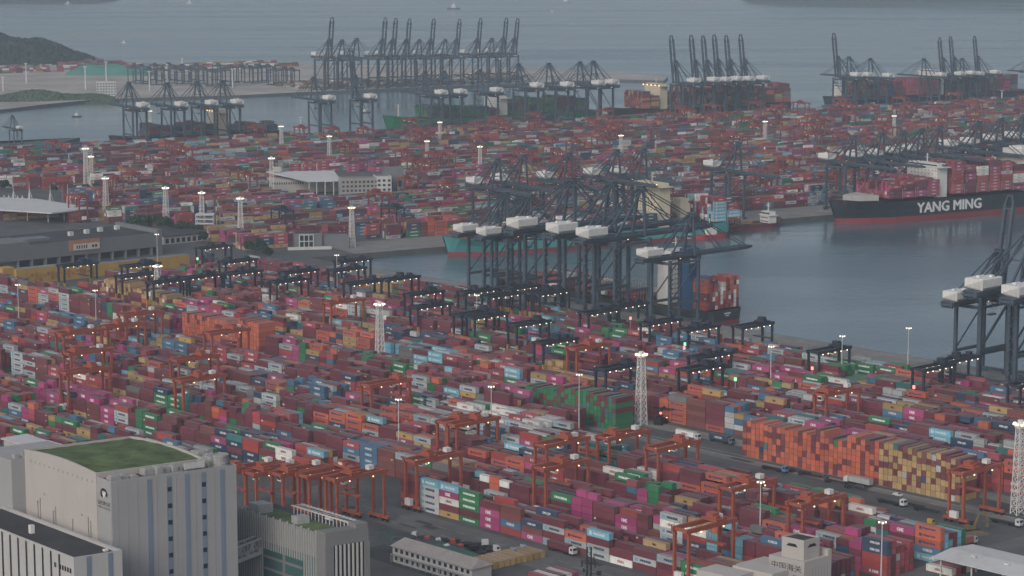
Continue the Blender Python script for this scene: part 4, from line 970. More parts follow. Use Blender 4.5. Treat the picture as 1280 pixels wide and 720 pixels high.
m = MB(); frame_box(m, O, e2, f2, 10.6, 4.6, ZF-1.19, 15.2, 52, ZF-1.1); m.build("roof_walk", M_ROOFD, FB_)
m = MB()
for yy in (11.2, 14.9): frame_box(m, O, e2, f2, yy, 3.8, ZF+1.5, yy+.35, 36, ZF+1.9)
for k in range(16): frame_box(m, O, e2, f2, 11, 4.5+2*k, ZF+1.9, 15.4, 4.7+2*k, ZF+2.05); frame_box(m, O, e2, f2, 11.2, 4.5+2*k, ZF-1.1, 11.4, 4.7+2*k, ZF+1.5)
m.build("pergola", M_SHEET, FB_)
m = MB(); frame_box(m, O, e2, f2, 1.5, 40, ZF-.9, 7, 46, ZF+2.2); m.build("roof_unit", M_EQ, FB_); m = MB(); frame_box(m, O, e2, f2, 3, 20, ZF-.9, 7.5, 23.5, ZF+1.6); m.build("roof_unit", M_EQ, FB_)
OCC.append([p + Vector((F0.x, F0.y, 0)) for p in hexpts(O, e2, f2, 0, 0, 0, 15.4, 55, ZF)])
# ---- white truss footbridge between them
b0 = GD(287, 696, 752); b1 = GD(346, 686, 775); BR = thing("truss_bridge", "white steel truss footbridge between the tall warehouse and the finned block", "footbridge", (b0.x, b0.y, 0))
m = MB(); dv = Vector((b1.x-b0.x, b1.y-b0.y, 0)); wv = Vector((-dv.y, dv.x, 0)).normalized()*3.6
for s in (0, 1):
    o_ = wv*s; zt, zb = b0.z+2.2, b0.z-2.6
    m.bar(o_+Vector((0,0,zt)), dv+o_+Vector((0,0,zt)), .5); m.bar(o_+Vector((0,0,zb)), dv+o_+Vector((0,0,zb)), .9, 1.1)
    for k in range(8):
        a, b = dv*(k/8)+o_, dv*((k+1)/8)+o_
        m.bar(a+Vector((0,0,zb if k % 2 else zt)), b+Vector((0,0,zt if k % 2 else zb)), .32); m.bar(b+Vector((0,0,zb)), b+Vector((0,0,zt)), .26)
m.build("truss", M_SHEET, BR)
m = MB(); m.hexa([Vector((0,0,b0.z-2.9)), dv+Vector((0,0,b0.z-2.9)), dv+wv+Vector((0,0,b0.z-2.9)), wv+Vector((0,0,b0.z-2.9)), Vector((0,0,b0.z-2.7)), dv+Vector((0,0,b0.z-2.7)), dv+wv+Vector((0,0,b0.z-2.7)), wv+Vector((0,0,b0.z-2.7))]); m.build("deck", M_GREYP, BR)
# ---- long low house with a pale gabled roof
eu = Vector((ca, -sa, 0)); ev = Vector((sa, ca, 0))
h0 = G(491, 702, 0); HB = thing("low_office_house", "long low two storey house with pale gabled roof beside the truck park", "building", (h0.x, h0.y, 0))
m = MB(); frame_box(m, O, eu, ev, 0, 0, 0, 46, 10, 6.4); m.build("wall", M_LGREY, HB)
m = MB(); f = lambda x, y, z: (eu.x*x+ev.x*y, eu.y*x+ev.y*y, z)
m.quad(f(-.8,-.9,6.41), f(46.8,-.9,6.41), f(44.5,5,9.2), f(1.5,5,9.2)); m.quad(f(46.8,10.9,6.41), f(-.8,10.9,6.41), f(1.5,5,9.2), f(44.5,5,9.2)); m.poly([f(-.8,10.9,6.41), f(-.8,-.9,6.41), f(1.5,5,9.2)]); m.poly([f(46.8,-.9,6.41), f(46.8,10.9,6.41), f(44.5,5,9.2)])
m.build("roof", mat("weathered_pale_roof", (.30, .27, .26), .8, .12, .3, stain=.25), HB)
for fl in (1.0, 4.2):
    for k in range(14):
        m = MB(); frame_box(m, O, eu, ev, 1.4+3.2*k, -.06, fl, 3.0+3.2*k, -.003, fl+1.5); m.build("window", M_DWIN, HB)
m = MB(); frame_box(m, O, eu, ev, 0, -1.3, 3.2, 46, -.003, 3.4); 
for k in range(12): frame_box(m, O, eu, ev, .2+4.1*k, -1.3, 0, .4+4.1*k, -1.1, 3.2)
m.build("walkway", M_EQ, HB)
OCC.append([p + Vector((h0.x, h0.y, 0)) for p in hexpts(O, eu, ev, 0, 0, 0, 46, 10, 8)])
# ---- customs tower
def cube_building(name, label, cat, corner, e, f_, parts, group=None):
    t = thing(name, label, cat, (corner.x, corner.y, 0)); return t
tc_, pc_ = R(41), R(49); ec = Vector((math.cos(R(42)), math.sin(R(42)), 0)); fc = Vector((-math.cos(R(42)), math.sin(R(42)), 0))
c0 = GD(1005, 676, 800); ZT = c0.z
CT = thing("customs_tower", "white customs tower with black Chinese letters and dark eaves marks on its cube top", "building", (c0.x, c0.y, 0))
m = MB(); z2 = GD(1005, 701, 800).z; frame_box(m, O, ec, fc, 0, 0, z2, 8.6, 9.6, ZT-.6); frame_box(m, O, ec, fc, 0, 0, ZT-.6, 8.6, .4, ZT); frame_box(m, O, ec, fc, 0, .4, ZT-.6, .4, 9.6, ZT); frame_box(m, O, ec, fc, 8.2, .4, ZT-.6, 8.6, 9.6, ZT); frame_box(m, O, ec, fc, .4, 9.2, ZT-.6, 8.2, 9.6, ZT)
m.build("tower_cube", M_WARM, CT)
m = MB(); frame_box(m, O, ec, fc, .4, .4, ZT-.58, 8.2, 9.2, ZT-.5); m.build("roof", M_ROOFD, CT)
m = MB(); frame_box(m, O, ec, fc, -1.4, -1.4, 0, 13.5, 14, z2-.01); frame_box(m, O, ec, fc, 11.6, -1.4, z2-.01, 13.5, 14, z2+2.2); m.build("tower_base", M_WARM, CT)
m = MB(); frame_box(m, O, ec, fc, -3, 14.01, 0, 12, 27, z2-5.5); m.build("left_wing", M_WARM, CT)
w0 = GD(917, 703, 772) - c0; w0.z = 0
m = MB(); frame_box(m, w0, ec, fc, -1, -1, 0, 9, 15, GD(940, 703, 790).z); frame_box(m, w0, ec, fc, 9.02, -9, 0, 17.5, 8, GD(940, 703, 790).z+.8); m.build("low_wing", M_WARM, CT)
up = Vector((0, 0, 1)); nl = Vector((-ec.x, -ec.y, 0)); nr = Vector((-fc.x, -fc.y, 0))
def eave_mark(m, o, ax, n_):
    m.poly([o+n_*.06+ax*-2.2, o+n_*.06+ax*2.2+up*.3, o+n_*.06+ax*1.6+up*1.0, o+n_*.06+ax*-1.4+up*.9])
    m.poly([o+n_*.06+ax*-2.2, o+n_*.06+ax*2.2+up*.3, o+n_*.06+ax*2.6+up*-.15, o+n_*.06+ax*-2.7+up*-.15])
m = MB(); eave_mark(m, fc*5.2+up*(ZT-2.8), fc*-1, nl); eave_mark(m, ec*4.3+up*(ZT-2.8), ec, nr)
for y in (1.8, 9.5): eave_mark(m, ec*-1.4+fc*y+up*(z2-6.6), fc*-1, nl)
m.build("eave_mark", M_CRANEB, CT)
m = MB(); letters(m, "中国海关", ec*-1.47 + fc*6.2 + up*(z2-3.0), fc*-1, up, 2.6, 0, 13); m.build("wall_lettering", M_CRANEB, CT)
m = MB()
for k in range(6): frame_box(m, O, ec, fc, 3+1.6*k, -1.46, 2, 3.4+1.6*k, -1.403, z2-3)
m.build("window_row", M_GREYP, CT)
OCC.append([p + Vector((c0.x, c0.y, 0)) for p in hexpts(O, ec, fc, -1.4, -1.4, 0, 13.5, 14, z2)])
# ---- open shed with a white roof, bottom right
s0 = G(1164, 696, 10); SH = thing("open_shed", "open steel shed with a wide white sheet roof over parked containers", "shed", (s0.x, s0.y, 0))
m = MB(); f = lambda x, y, z: (eu.x*x+ev.x*y, eu.y*x+ev.y*y, z)
for (xa, xb, za, zb) in ((0, 31, 0, 0),):
    m.hexa([f(0,0,9.7), f(62,0,9.7), f(62,12,10.9), f(0,12,10.9), f(0,0,9.95), f(62,0,9.95), f(62,12,11.2), f(0,12,11.2)]); m.hexa([f(0,12,10.9), f(62,12,10.9), f(62,26,9.9), f(0,26,9.9), f(0,12,11.2), f(62,12,11.2), f(62,26,10.15), f(0,26,10.15)])
for x in (12, 27, 42): frame_box(m, O, eu, ev, x, 8, 10.9, x+2.2, 9.2, 11.6)
m.build("roof", M_SHEET, SH)
for x in (3, 17, 31, 45, 59):
    for y in (1.5, 24):
        m = MB(); frame_box(m, O, eu, ev, x, y, 0, x+.5, y+.5, 9.8); m.build("post", M_GALV, SH)
# ---- wide grey warehouse with loading bays, left
w0 = G(20, 337, 0); w1 = G(203, 318, 0); ew = (w1-w0); Lw = ew.length; ew.normalize(); fw = Vector((-ew.y, ew.x, 0))
WH = thing("grey_warehouse", "wide grey warehouse with dark roof, loading bays and an orange topped sign", "building", (w0.x, w0.y, 0)); Zw = 17.0
m = MB(); frame_box(m, O, ew, fw, -90, 0, 6.2, Lw, 62, Zw-.8); frame_box(m, O, ew, fw, -90, 3.5, 0, Lw-2, 62, 6.2); frame_box(m, O, ew, fw, Lw-4, -.2, 0, Lw, 62, Zw+2.2)
frame_box(m, O, ew, fw, -90, 0, Zw-.8, Lw-4, .5, Zw); frame_box(m, O, ew, fw, -90, 61.5, Zw-.8, Lw-4, 62, Zw); frame_box(m, O, ew, fw, -90, .6, Zw-.8, 12, 30, Zw+2.5); frame_box(m, O, ew, fw, 2, 20, Zw-.8, 40, 34, Zw+1.2)
for k in range(11): frame_box(m, O, ew, fw, 2+Lw/11*k, -.1, 0, 2.9+Lw/11*k, 3.4, 6.2)
m.build("wall", M_WHGREY, WH)
m = MB(); frame_box(m, O, ew, fw, 12.01, .5, Zw-.8, Lw-4, 61.5, Zw-.7); m.build("roof", M_ROOFD, WH)
m = MB()
for k in range(11):
    if k != 5: m = MB(); frame_box(m, O, ew, fw, 3.4+Lw/11*k, 3.3, 1.0, 1.5+Lw/11*(k+1), 3.498, 5.6); m.build("loading_bay", M_DWIN, WH)
m = MB(); frame_box(m, O, ew, fw, 44, -.5, 9.2, 70, -.1, 17.4, 0); frame_box(m, O, ew, fw, 47.5, -.6, 9.8, 69.5, -.502, 14.4, 1)
SGN = m.build("sign", [mat("orange_sign", (.38, .17, .09), .7), mat("pale_sign", (.50, .47, .44), .7)], WH)
m = MB()
for k in range(5): frame_box(m, O, ew, fw, 50+2.0*k, -.68, 10.8, 51.0+2.0*k, -.602, 13.4)
for k in range(2): frame_box(m, O, ew, fw, 63+2.6*k, -.68, 11, 64.8+2.6*k, -.602, 13)
m.build("sign_lettering", M_CRANEB, SGN)
for x, y in ((62, 30), (78, 34), (92, 38), (108, 40)):
    m = MB(); frame_box(m, O, ew, fw, x, y, Zw-.7, x+3.4, y+3.4, Zw+2.4); m.build("roof_unit", M_SHEET, WH)
# second low dark roofed hall to its right
w2 = G(205, 306, 0); WH2 = thing("low_dark_hall", "low hall with dark sloping roof right of the wide grey warehouse", "building", (w2.x, w2.y, 0))
m = MB(); frame_box(m, O, ew, fw, 0, 0, 0, 62, 34, 6); m.build("wall", M_LGREY, WH2)
m = MB(); f = lambda x, y, z: (ew.x*x+fw.x*y, ew.y*x+fw.y*y, z)
m.hexa([f(-.5,-.8,6.01), f(62.5,-.8,6.01), f(62.5,35,9.5), f(-.5,35,9.5), f(-.5,-.8,6.3), f(62.5,-.8,6.3), f(62.5,35,9.9), f(-.5,35,9.9)]); m.build("roof", M_ROOFD, WH2)
for k in range(12):
    m = MB(); frame_box(m, O, ew, fw, 1.5+5*k, -.06, .8, 4.6+5*k, -.003, 4.4); m.build("window", M_DWIN, WH2)
# yellow wall
y0 = G(21, 357, 0); y1 = G(238, 333, 0); e3 = (y1-y0); L3 = e3.length; e3.normalize(); f3 = Vector((-e3.y, e3.x, 0))
YW = thing("yellow_wall", "long yellow boundary building with a faded red mural behind the container rows", "building", (y0.x, y0.y, 0))
m = MB(); frame_box(m, O, e3, f3, 0, 0, 0, L3*.42, 8, 11.0); frame_box(m, O, e3, f3, L3*.42+.01, 1, 0, L3, 8, 8.6); frame_box(m, O, e3, f3, -9, 3, 0, -.01, 12, 12.5); m.build("wall", M_YELW, YW)
m = MB(); frame_box(m, O, e3, f3, 2, .2, 11.01, L3*.42-.5, 7.8, 11.1); frame_box(m, O, e3, f3, L3*.43, 1.2, 8.61, L3-.5, 7.8, 8.7); m.build("roof", M_CONC, YW)
m = MB(); zz = .0
for k in range(16):
    x = 8+L3*.36*k/16; frame_box(m, O, e3, f3, x, -.06, 3.2+2*math.sin(k*1.7), x+2.6, -.003, 5.2+2.4*abs(math.sin(k*2.3)))
m.build("mural", mat("faded_mural", (.33, .15, .06), .85, .3, .3), YW)
# ---- gate canopy with lit lane signs
g0 = G(-40, 257, 9); CA = thing("gate_canopy", "white gate canopy on columns with a row of lit lane signs", "canopy", (0, 0, 0)); 
pts = [G(-60, 259, 10), G(64, 266.5, 10), G(118, 260.5, 10), G(46, 249, 10), G(-60, 245, 10)]
m = MB(); m.prism([(p.x, p.y) for p in pts], 9.4, 10.4); fix(m.build("roof", M_SHEET, CA))
for px, py in ((-20, 258), (10, 260), (34, 262), (60, 264), (80, 262), (100, 259), (40, 252), (10, 250), (70, 255)):
    p = G(px, py, 9.4); m = MB(); m.box(p.x-.5, p.y-.5, 0, p.x+.5, p.y+.5, 9.4); m.build("column", M_GALV, CA)
for k in range(15):
    p = G(11+3.6*k, 260.6+.31*k, 9.0); m = MB(); m.box(p.x-.75, p.y-1.2, 8.2, p.x+.75, p.y-.9, 9.2); m.build("lane_sign", M_LAMPR if 11 <= k < 14 else M_LAMPG if k % 3 == 2 else M_LAMPW, CA)
for px, pt, pb in ((17, 232, 248), (37, 228, 249), (63, 231, 251), (85, 231, 254), (5, 243, 248), (11, 243, 248), (22, 244, 249), (28, 244, 249)):
    p = G(px, pb, 10.4); s_ = (pb+84)/H; m = MB(); m.tube((p.x, p.y, 10.4), (p.x, p.y, 10.4+(pb-pt)/s_), .45, .1, 6)
    for a in range(3): m.bar((p.x+2.4*math.cos(a*2.1), p.y+2.4*math.sin(a*2.1), 10.4), (p.x, p.y, 10.4+(pb-pt)/s_*.55), .25)
    m.build("roof_mast", M_WHITE, CA)
# ---- offices of the middle terminal
def block(name, label, px, py, e, f_, L_, W_, H_, m_, floors, bays, cat="building", roofm=None, extra=None):
    p = G(px, py, 0); t = thing(name, label, cat, (p.x, p.y, 0)); m = MB(); frame_box(m, O, e, f_, 0, 0, 0, L_, W_, H_-.6); frame_box(m, O, e, f_, 0, 0, H_-.6, L_, .4, H_); frame_box(m, O, e, f_, 0, .4, H_-.6, .4, W_, H_); frame_box(m, O, e, f_, L_-.4, .4, H_-.6, L_, W_, H_); m.build("wall", m_, t)
    m = MB(); frame_box(m, O, e, f_, .4, .4, H_-.6, L_-.4, W_, H_-.55); m.build("roof", roofm or M_CONC, t)
    for k in range(floors):
        for j in range(bays):
            z = 1.2+(H_-2.0)/floors*k; x = (L_)/bays*(j+.22); m = MB(); frame_box(m, O, e, f_, x, -.06, z, x+L_/bays*.56, -.003, z+(H_-2)/floors*.5); m.build("window", M_DWIN, t)
    return t
eb = Vector((math.cos(R(12)), math.sin(R(12)), 0)); fb_ = Vector((-math.sin(R(12)), math.cos(R(12)), 0))
M_BEIGE = mat("beige_grey_wall", (.30, .28, .265), .8, .06, .05, stain=.15)
block("office_block", "brown grey four storey office block with rows of small dark windows", 427, 247, eb, fb_, 46, 20, 18, M_BEIGE, 4, 12)
block("glazed_office", "dark glazed office with a white window grid beside the brown office block", 471, 246, eb, fb_, 14, 22, 19, M_SHEET, 4, 3)
block("tall_dark_office", "tall dark grey slab office behind the white window grid", 481, 243, eb, fb_, 18, 16, 25, M_WHGREY, 1, 2)
p = G(345, 243, 0); HL = thing("white_hall", "white service hall with a wide pale sloping roof on posts beside the office block", "building", (p.x, p.y, 0))
m = MB(); frame_box(m, O, eb, fb_, -4, 14, 0, 62, 40, 12); m.build("wall", M_WARM, HL)
m = MB(); f = lambda x, y, z: (eb.x*x+fb_.x*y, eb.y*x+fb_.y*y, z)
m.hexa([f(28,-16,12.5), f(60,-16,12.5), f(60,42,16.5), f(-4,42,16.5), f(28,-16,13.1), f(60,-16,13.1), f(60,42,17.1), f(-4,42,17.1)]); m.build("roof", M_SHEET, HL)
for x in (29, 36, 44, 52, 59):
    m = MB(); frame_box(m, O, eb, fb_, x, -15, 0, x+.8, -14.2, 12.5); m.build("post", M_SHEET, HL)
for k in range(14):
    m = MB(); frame_box(m, O, eb, fb_, -2+2.2*k, 13.9, 7.6, -.9+2.2*k, 13.997, 9.6); m.build("window", M_DWIN, HL)
m = MB(); frame_box(m, O, eb, fb_, 2, 36, 17.1, 9, 42, 22); m.build("roof_house", M_WARM, HL)
T5 = block("small_quay_office", "small dark office with white framed square windows by the basin", 369, 312, Vector((math.cos(R(10)), math.sin(R(10)), 0)), Vector((-math.sin(R(10)), math.cos(R(10)), 0)), 21, 16, 12.5, M_WHGREY, 2, 0, "building", M_ROOFD)
m = MB(); e5 = Vector((math.cos(R(10)), math.sin(R(10)), 0)); f5 = Vector((-math.sin(R(10)), math.cos(R(10)), 0))
for a in range(4): frame_box(m, O, e5, f5, 3+3.6*a, -.5, 1, 3.7+3.6*a, -.003, 11.6)
for z in (1, 6, 11): frame_box(m, O, e5, f5, 3, -.62, z, 14.5, -.502, z+.7)
frame_box(m, O, e5, f5, -6, -3, 0, 28, -2.8, 2.4); m.build("window_frame", M_SHEET, T5)
m = MB(); frame_box(m, O, e5, f5, 3.7, -.3, 1.7, 13.8, -.06, 10.9); m.build("glazing", M_DWIN, T5)
m = MB(); frame_box(m, O, e5, f5, 21.01, 2, 0, 42, 20, 9.0); m.build("side_wing", M_WHGREY, T5)
p = G(246, 296, 0); SR = thing("stair_frame", "white open stair frame of several decks at the foot of a light tower", "structure", (p.x, p.y, 0))
m = MB()
for k in range(5): m.box(-1, -1, 3.6*k+3, 14, 9, 3.6*k+3.8)
for x in (-.8, 6, 13.3):
    for y in (-.8, 8.3): m.box(x, y, 0, x+.5, y+.5, 18)
m.build("deck_frame", M_SHEET, SR)
p = G(207, 249, 0); TN_ = thing("storage_tent", "white barrel roofed storage tent beside a light tower", "tent", (p.x, p.y, 0))
m = MB(); n = 8
pr = [(22*math.cos(math.pi*k/n)*.5+11, 9.5*math.sin(math.pi*k/n)**.7) for k in range(n+1)]
for a, b in zip(pr, pr[1:]): m.quad((0, a[0], a[1]), (26, a[0], a[1]), (26, b[0], b[1]), (0, b[0], b[1]))
m.poly([(26, a, z) for a, z in pr]); m.poly([(0, a, z) for a, z in pr][::-1]); m.build("cover", M_SHEET, TN_)
p0 = G(258, 227, 8); p1 = G(322, 236, 8); BC = thing("blue_canopy", "long curved blue canopy roof on posts among the stacks", "canopy", (0, 0, 0)); dv = p1-p0; wv = Vector((-dv.y, dv.x, 0)).normalized()*16
m = MB()
for k in range(10):
    a, b = p0+dv*(k/10), p0+dv*((k+1)/10); za, zb = 8+2.4*math.sin(math.pi*(.3+k/14)), 8+2.4*math.sin(math.pi*(.3+(k+1)/14))
    m.hexa([Vector((a.x,a.y,za)), Vector((b.x,b.y,zb)), Vector((b.x,b.y,zb))+wv, Vector((a.x,a.y,za))+wv] + [Vector((a.x,a.y,za+.7)), Vector((b.x,b.y,zb+.7)), Vector((b.x,b.y,zb+.7))+wv, Vector((a.x,a.y,za+.7))+wv])
m.build("roof", mat("blue_sheet_roof", (.07, .20, .27), .6, .08), BC)
for k in range(6):
    a = p0+dv*(k/5*.96+.02); m = MB(); m.box(a.x-.3, a.y+1, 0, a.x+.3, a.y+1.6, 8.4); m.build("post", M_SHEET, BC)
p = G(88, 243, 0); AR = thing("arched_gate_roof", "pale arched roof between two dark trees", "canopy", (p.x, p.y, 0)); m = MB()
for k in range(8):
    a, b = math.pi*(.15+.7*k/8), math.pi*(.15+.7*(k+1)/8); q = lambda t, y, z0: (14-15*math.cos(t), y, z0+7*math.sin(t)-1)
    m.hexa([q(a,0,0), q(b,0,0), q(b,10,0), q(a,10,0), q(a,0,.8), q(b,0,.8), q(b,10,.8), q(a,10,.8)])
m.build("roof", M_WARM, AR); m = MB(); m.box(1.5, 1, 0, 2.3, 9, 3.0); m.box(25.8, 1, 0, 26.6, 9, 3.0); m.build("post", M_WARM, AR)
# ---- things of the far shore
p = G(121, 119, 0); FBk = block("white_grid_building", "white slab building with a grid of small windows on the far shore", 121, 120, Vector((1, .12, 0)).normalized(), Vector((-.12, 1, 0)).normalized(), 29, 16, 22, M_SHEET, 5, 7)
GM = MB(); c = G(137, 93, 0); n = 22
rowp = []
for i in range(n+1):
    for j in range(9):
        a, b = i/n, j/8; x = (a-.5)*150; y = (b-.5)*60; z = 17*(max(0, 1-(2*a-1)**4)**.8)*(max(0, 1-(2*b-1)**2)**.5)*(1+.12*math.sin(a*19+b*7)); GM.v.append((c.x+x, c.y+y, z-.3))
for i in range(n):
    for j in range(8): k = i*9+j; GM.f.append((k, k+9, k+10, k+1)); GM.m.append(0)
tag(fix(GM.build("covered_stockpile", mat("green_netting", (.06, .19, .16), .85, .15, .05))), "teal green netting covered stockpile on the far shore", "stockpile")
# wooded headland, green shore, far coast
M_WOOD = mat("woodland", (.020, .034, .026), .95, .55, .035, bump=.6)
def hill(name, label, cx, cy, hx_, hy_, hz_, nx, ny, shape, rough, m_, rotz=0, seed=1):
    r = np.random.RandomState(seed); me = MB(); bumps = r.rand(nx+1, ny+1)
    for i in range(nx+1):
        for j in range(ny+1):
            a, b = i/nx*2-1, j/ny*2-1; z = hz_*shape(a, b); e = max(0, z/hz_)
            me.v.append((a*hx_, b*hy_, z + rough*(bumps[i, j]-.3)*min(1, e*6) - (2 if e <= 0 else 0)))
    for i in range(nx):
        for j in range(ny): k = i*(ny+1)+j; me.f.append((k, k+ny+1, k+ny+2, k+1)); me.m.append(0)
    o = me.build(name, m_); o.location = (cx, cy, -4); o.rotation_euler = (0, 0, rotz); return tag(o, label, None, None, "structure")
p = G(-70, 86, -4)
hill("wooded_headland_hill", "dark wooded headland running out into the sea", p.x-62, p.y+60, 350, 150, 84, 150, 60, lambda a, b: max(0, (1 - abs(a)**1.7)*(1-b*b)**.9*(1+.10*math.sin(a*9+1)+.06*math.sin(a*21))), 9, M_WOOD, seed=3)
p = G(20, 128, -4)
hill("green_shore_hill", "low green scrub bank along the far shore", p.x, p.y, 150, 55, 15, 90, 40, lambda a, b: max(0, (1-a**4)*(1-b*b)*(.8+.25*math.sin(a*8))), 5, mat("shore_scrub", (.06, .085, .05), .95, .5, .06, bump=.5), R(22), 5)
hill("far_coast_hill", "dark far coast at the top of the picture", 1750, 8650, 900, 320, 120, 60, 20, lambda a, b: max(0, (1-a**6)*(1-b*b)), 18, M_WOOD, R(-2), 8)
hill("faint_coast_hill", "faint coast at the top left of the picture", -1950, 8500, 500, 200, 60, 40, 16, lambda a, b: max(0, (1-a**4)*(1-b*b)), 12, M_WOOD, 0, 9)
# trees
M_LEAF = mat("tree_foliage", (.030, .055, .030), .9, .5, .5); M_BARK = mat("tree_bark", (.09, .07, .055), .9)
def tree(px, py, h, label):
    p = G(px, py, 0); t = thing("tree", label, "tree", p, 0, "dark trees by the terminal roads"); m = MB(); m.tube((0, 0, 0), (.1, 0, h*.45), .28, .16, 7); m.bar((0, 0, h*.3), (h*.2, .3, h*.6), .16); m.bar((0, 0, h*.35), (-h*.2, -.2, h*.62), .15); m.build("trunk", M_BARK, t)
    r = random.Random(int(px*7+py)); m = MB()
    cl = [(r.uniform(-.32, .32)*h, r.uniform(-.3, .3)*h, h*r.uniform(.42, .85), h*r.uniform(.13, .22)) for _ in range(9)]
    for (cx, cy, cz, cr) in cl:
        for _ in range(55):
            v = Vector((r.gauss(0, 1), r.gauss(0, 1), r.gauss(0, .8))).normalized()*cr*r.uniform(.5, 1.05); c = Vector((cx, cy, cz))+v; a = Vector((r.gauss(0,1), r.gauss(0,1), r.gauss(0,1))).normalized()*r.uniform(.3, .7); b = v.cross(a).normalized()*r.uniform(.3, .7) if v.cross(a).length > .01 else a
            m.quad(c-a-b, c+a-b, c+a+b, c-a+b)
    m.build("crown", M_LEAF, t); pend("tree", t, label); return t
for i, (px, py, h) in enumerate(((168,287,13),(175,287,12),(182,288,13),(189,288,14),(196,288,13),(203,289,13),(211,297,15),(218,297,14),(225,298,15),(232,298,14),(239,297,13),(246,298,11),(67,244,11),(91,243,9),(108,242,9),(122,243,12),(2,240,13),(10,239,11),(-2,352,13),(6,357,10),(254,303,9),(318,318,11),(326,320,12),(334,324,11),(310,316,10))): tree(px, py, h, "dark bushy tree")
# ---- road band, kerbs and ground marks of the near yard
M_ROADP = mat("pale_concrete_road", (.17, .165, .158), .85, .25, .08, stain=.35); M_LINE = mat("faded_road_paint", (.34, .34, .32), .8, .3, .6)
def uvstrip(name, u0, u1, v0, v1, z, m_, label):
    m = MB(); n = max(1, int((u1-u0)/40))
    m.poly([(*XYu(u0, v0), z), (*XYu(u1, v0), z), (*XYu(u1, v1), z), (*XYu(u0, v1), z)]); return tag(m.build(name, m_), label, None, None, "structure")
uvstrip("service_road", -900, -380, 790, 797, .006, M_ROADP, "pale concrete service road in front of the orange empties")
uvstrip("tower_road", -900, -380, 815, 826, .006, M_CONC, "concrete lane behind the empties"); uvstrip("front_road", -790, -400, 596, 619, .004, mat("worn_asphalt", (.12, .12, .122), .85, .3, .06, stain=.3), "worn asphalt road before the front row")
uvstrip("yard_apron", -526, -380, 600, 789, .002, MATS["worn_asphalt"], "open asphalt apron at the end of the rows")
for i, (u0, u1, v0) in enumerate(((-760, -430, 602), (-760, -430, 610), (-520, -400, 640), (-520, -400, 690), (-520, -400, 730))):
    m = MB(); u = u0
    while u < u1: m.poly([(*XYu(u, v0), .012), (*XYu(u+6, v0), .012), (*XYu(u+6, v0+.25), .012), (*XYu(u, v0+.25), .012)]); u += 12
    tag(m.build("road_marking", M_LINE), "broken white lane line on the asphalt", None, None, "structure")
m = MB()
for v in (803.5, 799): m.poly([(*XYu(-900, v-3), .014), (*XYu(-400, v-3), .014), (*XYu(-400, v-2.6), .014), (*XYu(-900, v-2.6), .014)])
tag(m.build("road_edge_line", M_LINE), "white edge line of the service road", None, None, "structure")
# ---- vehicles
def wheel(m, x, y, r=.52, w=.35): m.tube((x, y-w/2, r), (x, y+w/2, r), r, n=10)
def truck(px, py, yaw, label, cabcol, load=None, lab2=None):
    p = G(px, py, 0); t = thing("truck", label, "truck", (p.x, p.y, 0), yaw, "trucks on the near aprons")
    m = MB(); pr = [(0, .9), (2.3, .9), (2.35, 2.0), (2.0, 3.2), (.1, 3.5), (0, 3.2)]
    for y in (-1.25, 1.25): m.poly([(x+6.2, y, z) for x, z in (pr if y < 0 else pr[::-1])])
    for a, b in zip(pr, pr[1:]+pr[:1]): m.quad((a[0]+6.2, -1.25, a[1]), (a[0]+6.2, 1.25, a[1]), (b[0]+6.2, 1.25, b[1]), (b[0]+6.2, -1.25, b[1]))
    fix(m.build("cab", mat("truck_paint_%02d" % int(sum(cabcol)*40), cabcol, .4, .05), t))
    m = MB(); m.quad((8.56, -1.1, 2.15), (8.56, 1.1, 2.15), (8.27, 1.1, 3.1), (8.27, -1.1, 3.1)); m.quad((7.0, -1.27, 2.1), (8.2, -1.27, 2.1), (8.0, -1.27, 3.0), (7.0, -1.27, 3.0)); m.build("windscreen", M_GLASS, t)
    m = MB(); m.box(-6.2, -1.1, .95, 6.1, 1.1, 1.3); m.box(6.1, -1.0, .6, 8.4, 1.0, .9); m.build("chassis", M_CRANEB, t)
    for x in (7.4, 4.6, 3.3, -3.6, -4.9):
        m = MB(); wheel(m, x, -1.05); wheel(m, x, 1.05); m.build("wheel_set", M_RUBBER, t)
    if load:
        b = add_box_(p.x - .2*math.cos(yaw), p.y - .2*math.sin(yaw), 1.32, yaw, 12.0, 2.6, load, "truck bed by the aprons", 0, 0, 0, 1, True, True, True, False)
    return t
V_ = R(90)-AN
truck(1203, 684, V_, "truck carrying an orange container past the white roofed shed", (.5, .5, .5), "orange"); truck(1172, 697, V_, "truck carrying a dark red container beside the shed roof edge", (.45, .06, .05), "maroon")
truck(580, 689, R(200), "white cab truck parked in the middle of the truck park", (.55, .55, .53)); truck(596, 688, R(205), "red cab truck parked beside a white one", (.32, .05, .05)); truck(570, 682, R(190), "pale blue cab truck at the back of the truck park", (.42, .46, .48)); truck(599, 694, R(20), "white cab truck facing right at the truck park edge", (.56, .56, .55)); truck(632, 693, R(15), "blue grey truck by the yellow containers", (.30, .36, .40))
truck(1112, 630, -AN, "black truck with white cab parked beside the service road", (.55, .55, .55)); truck(588, 683, R(190), "green cab truck in the truck park", (.06, .20, .14)); truck(620, 662, -AN, "white truck driving on the front road", (.5, .5, .5), None)
truck(858, 548, -AN, "white truck on the open road behind the green pile of empties", (.5, .5, .5), "white"); truck(900, 553, -AN, "dark truck on the open road left of the orange wall", (.12, .12, .14), "navy")
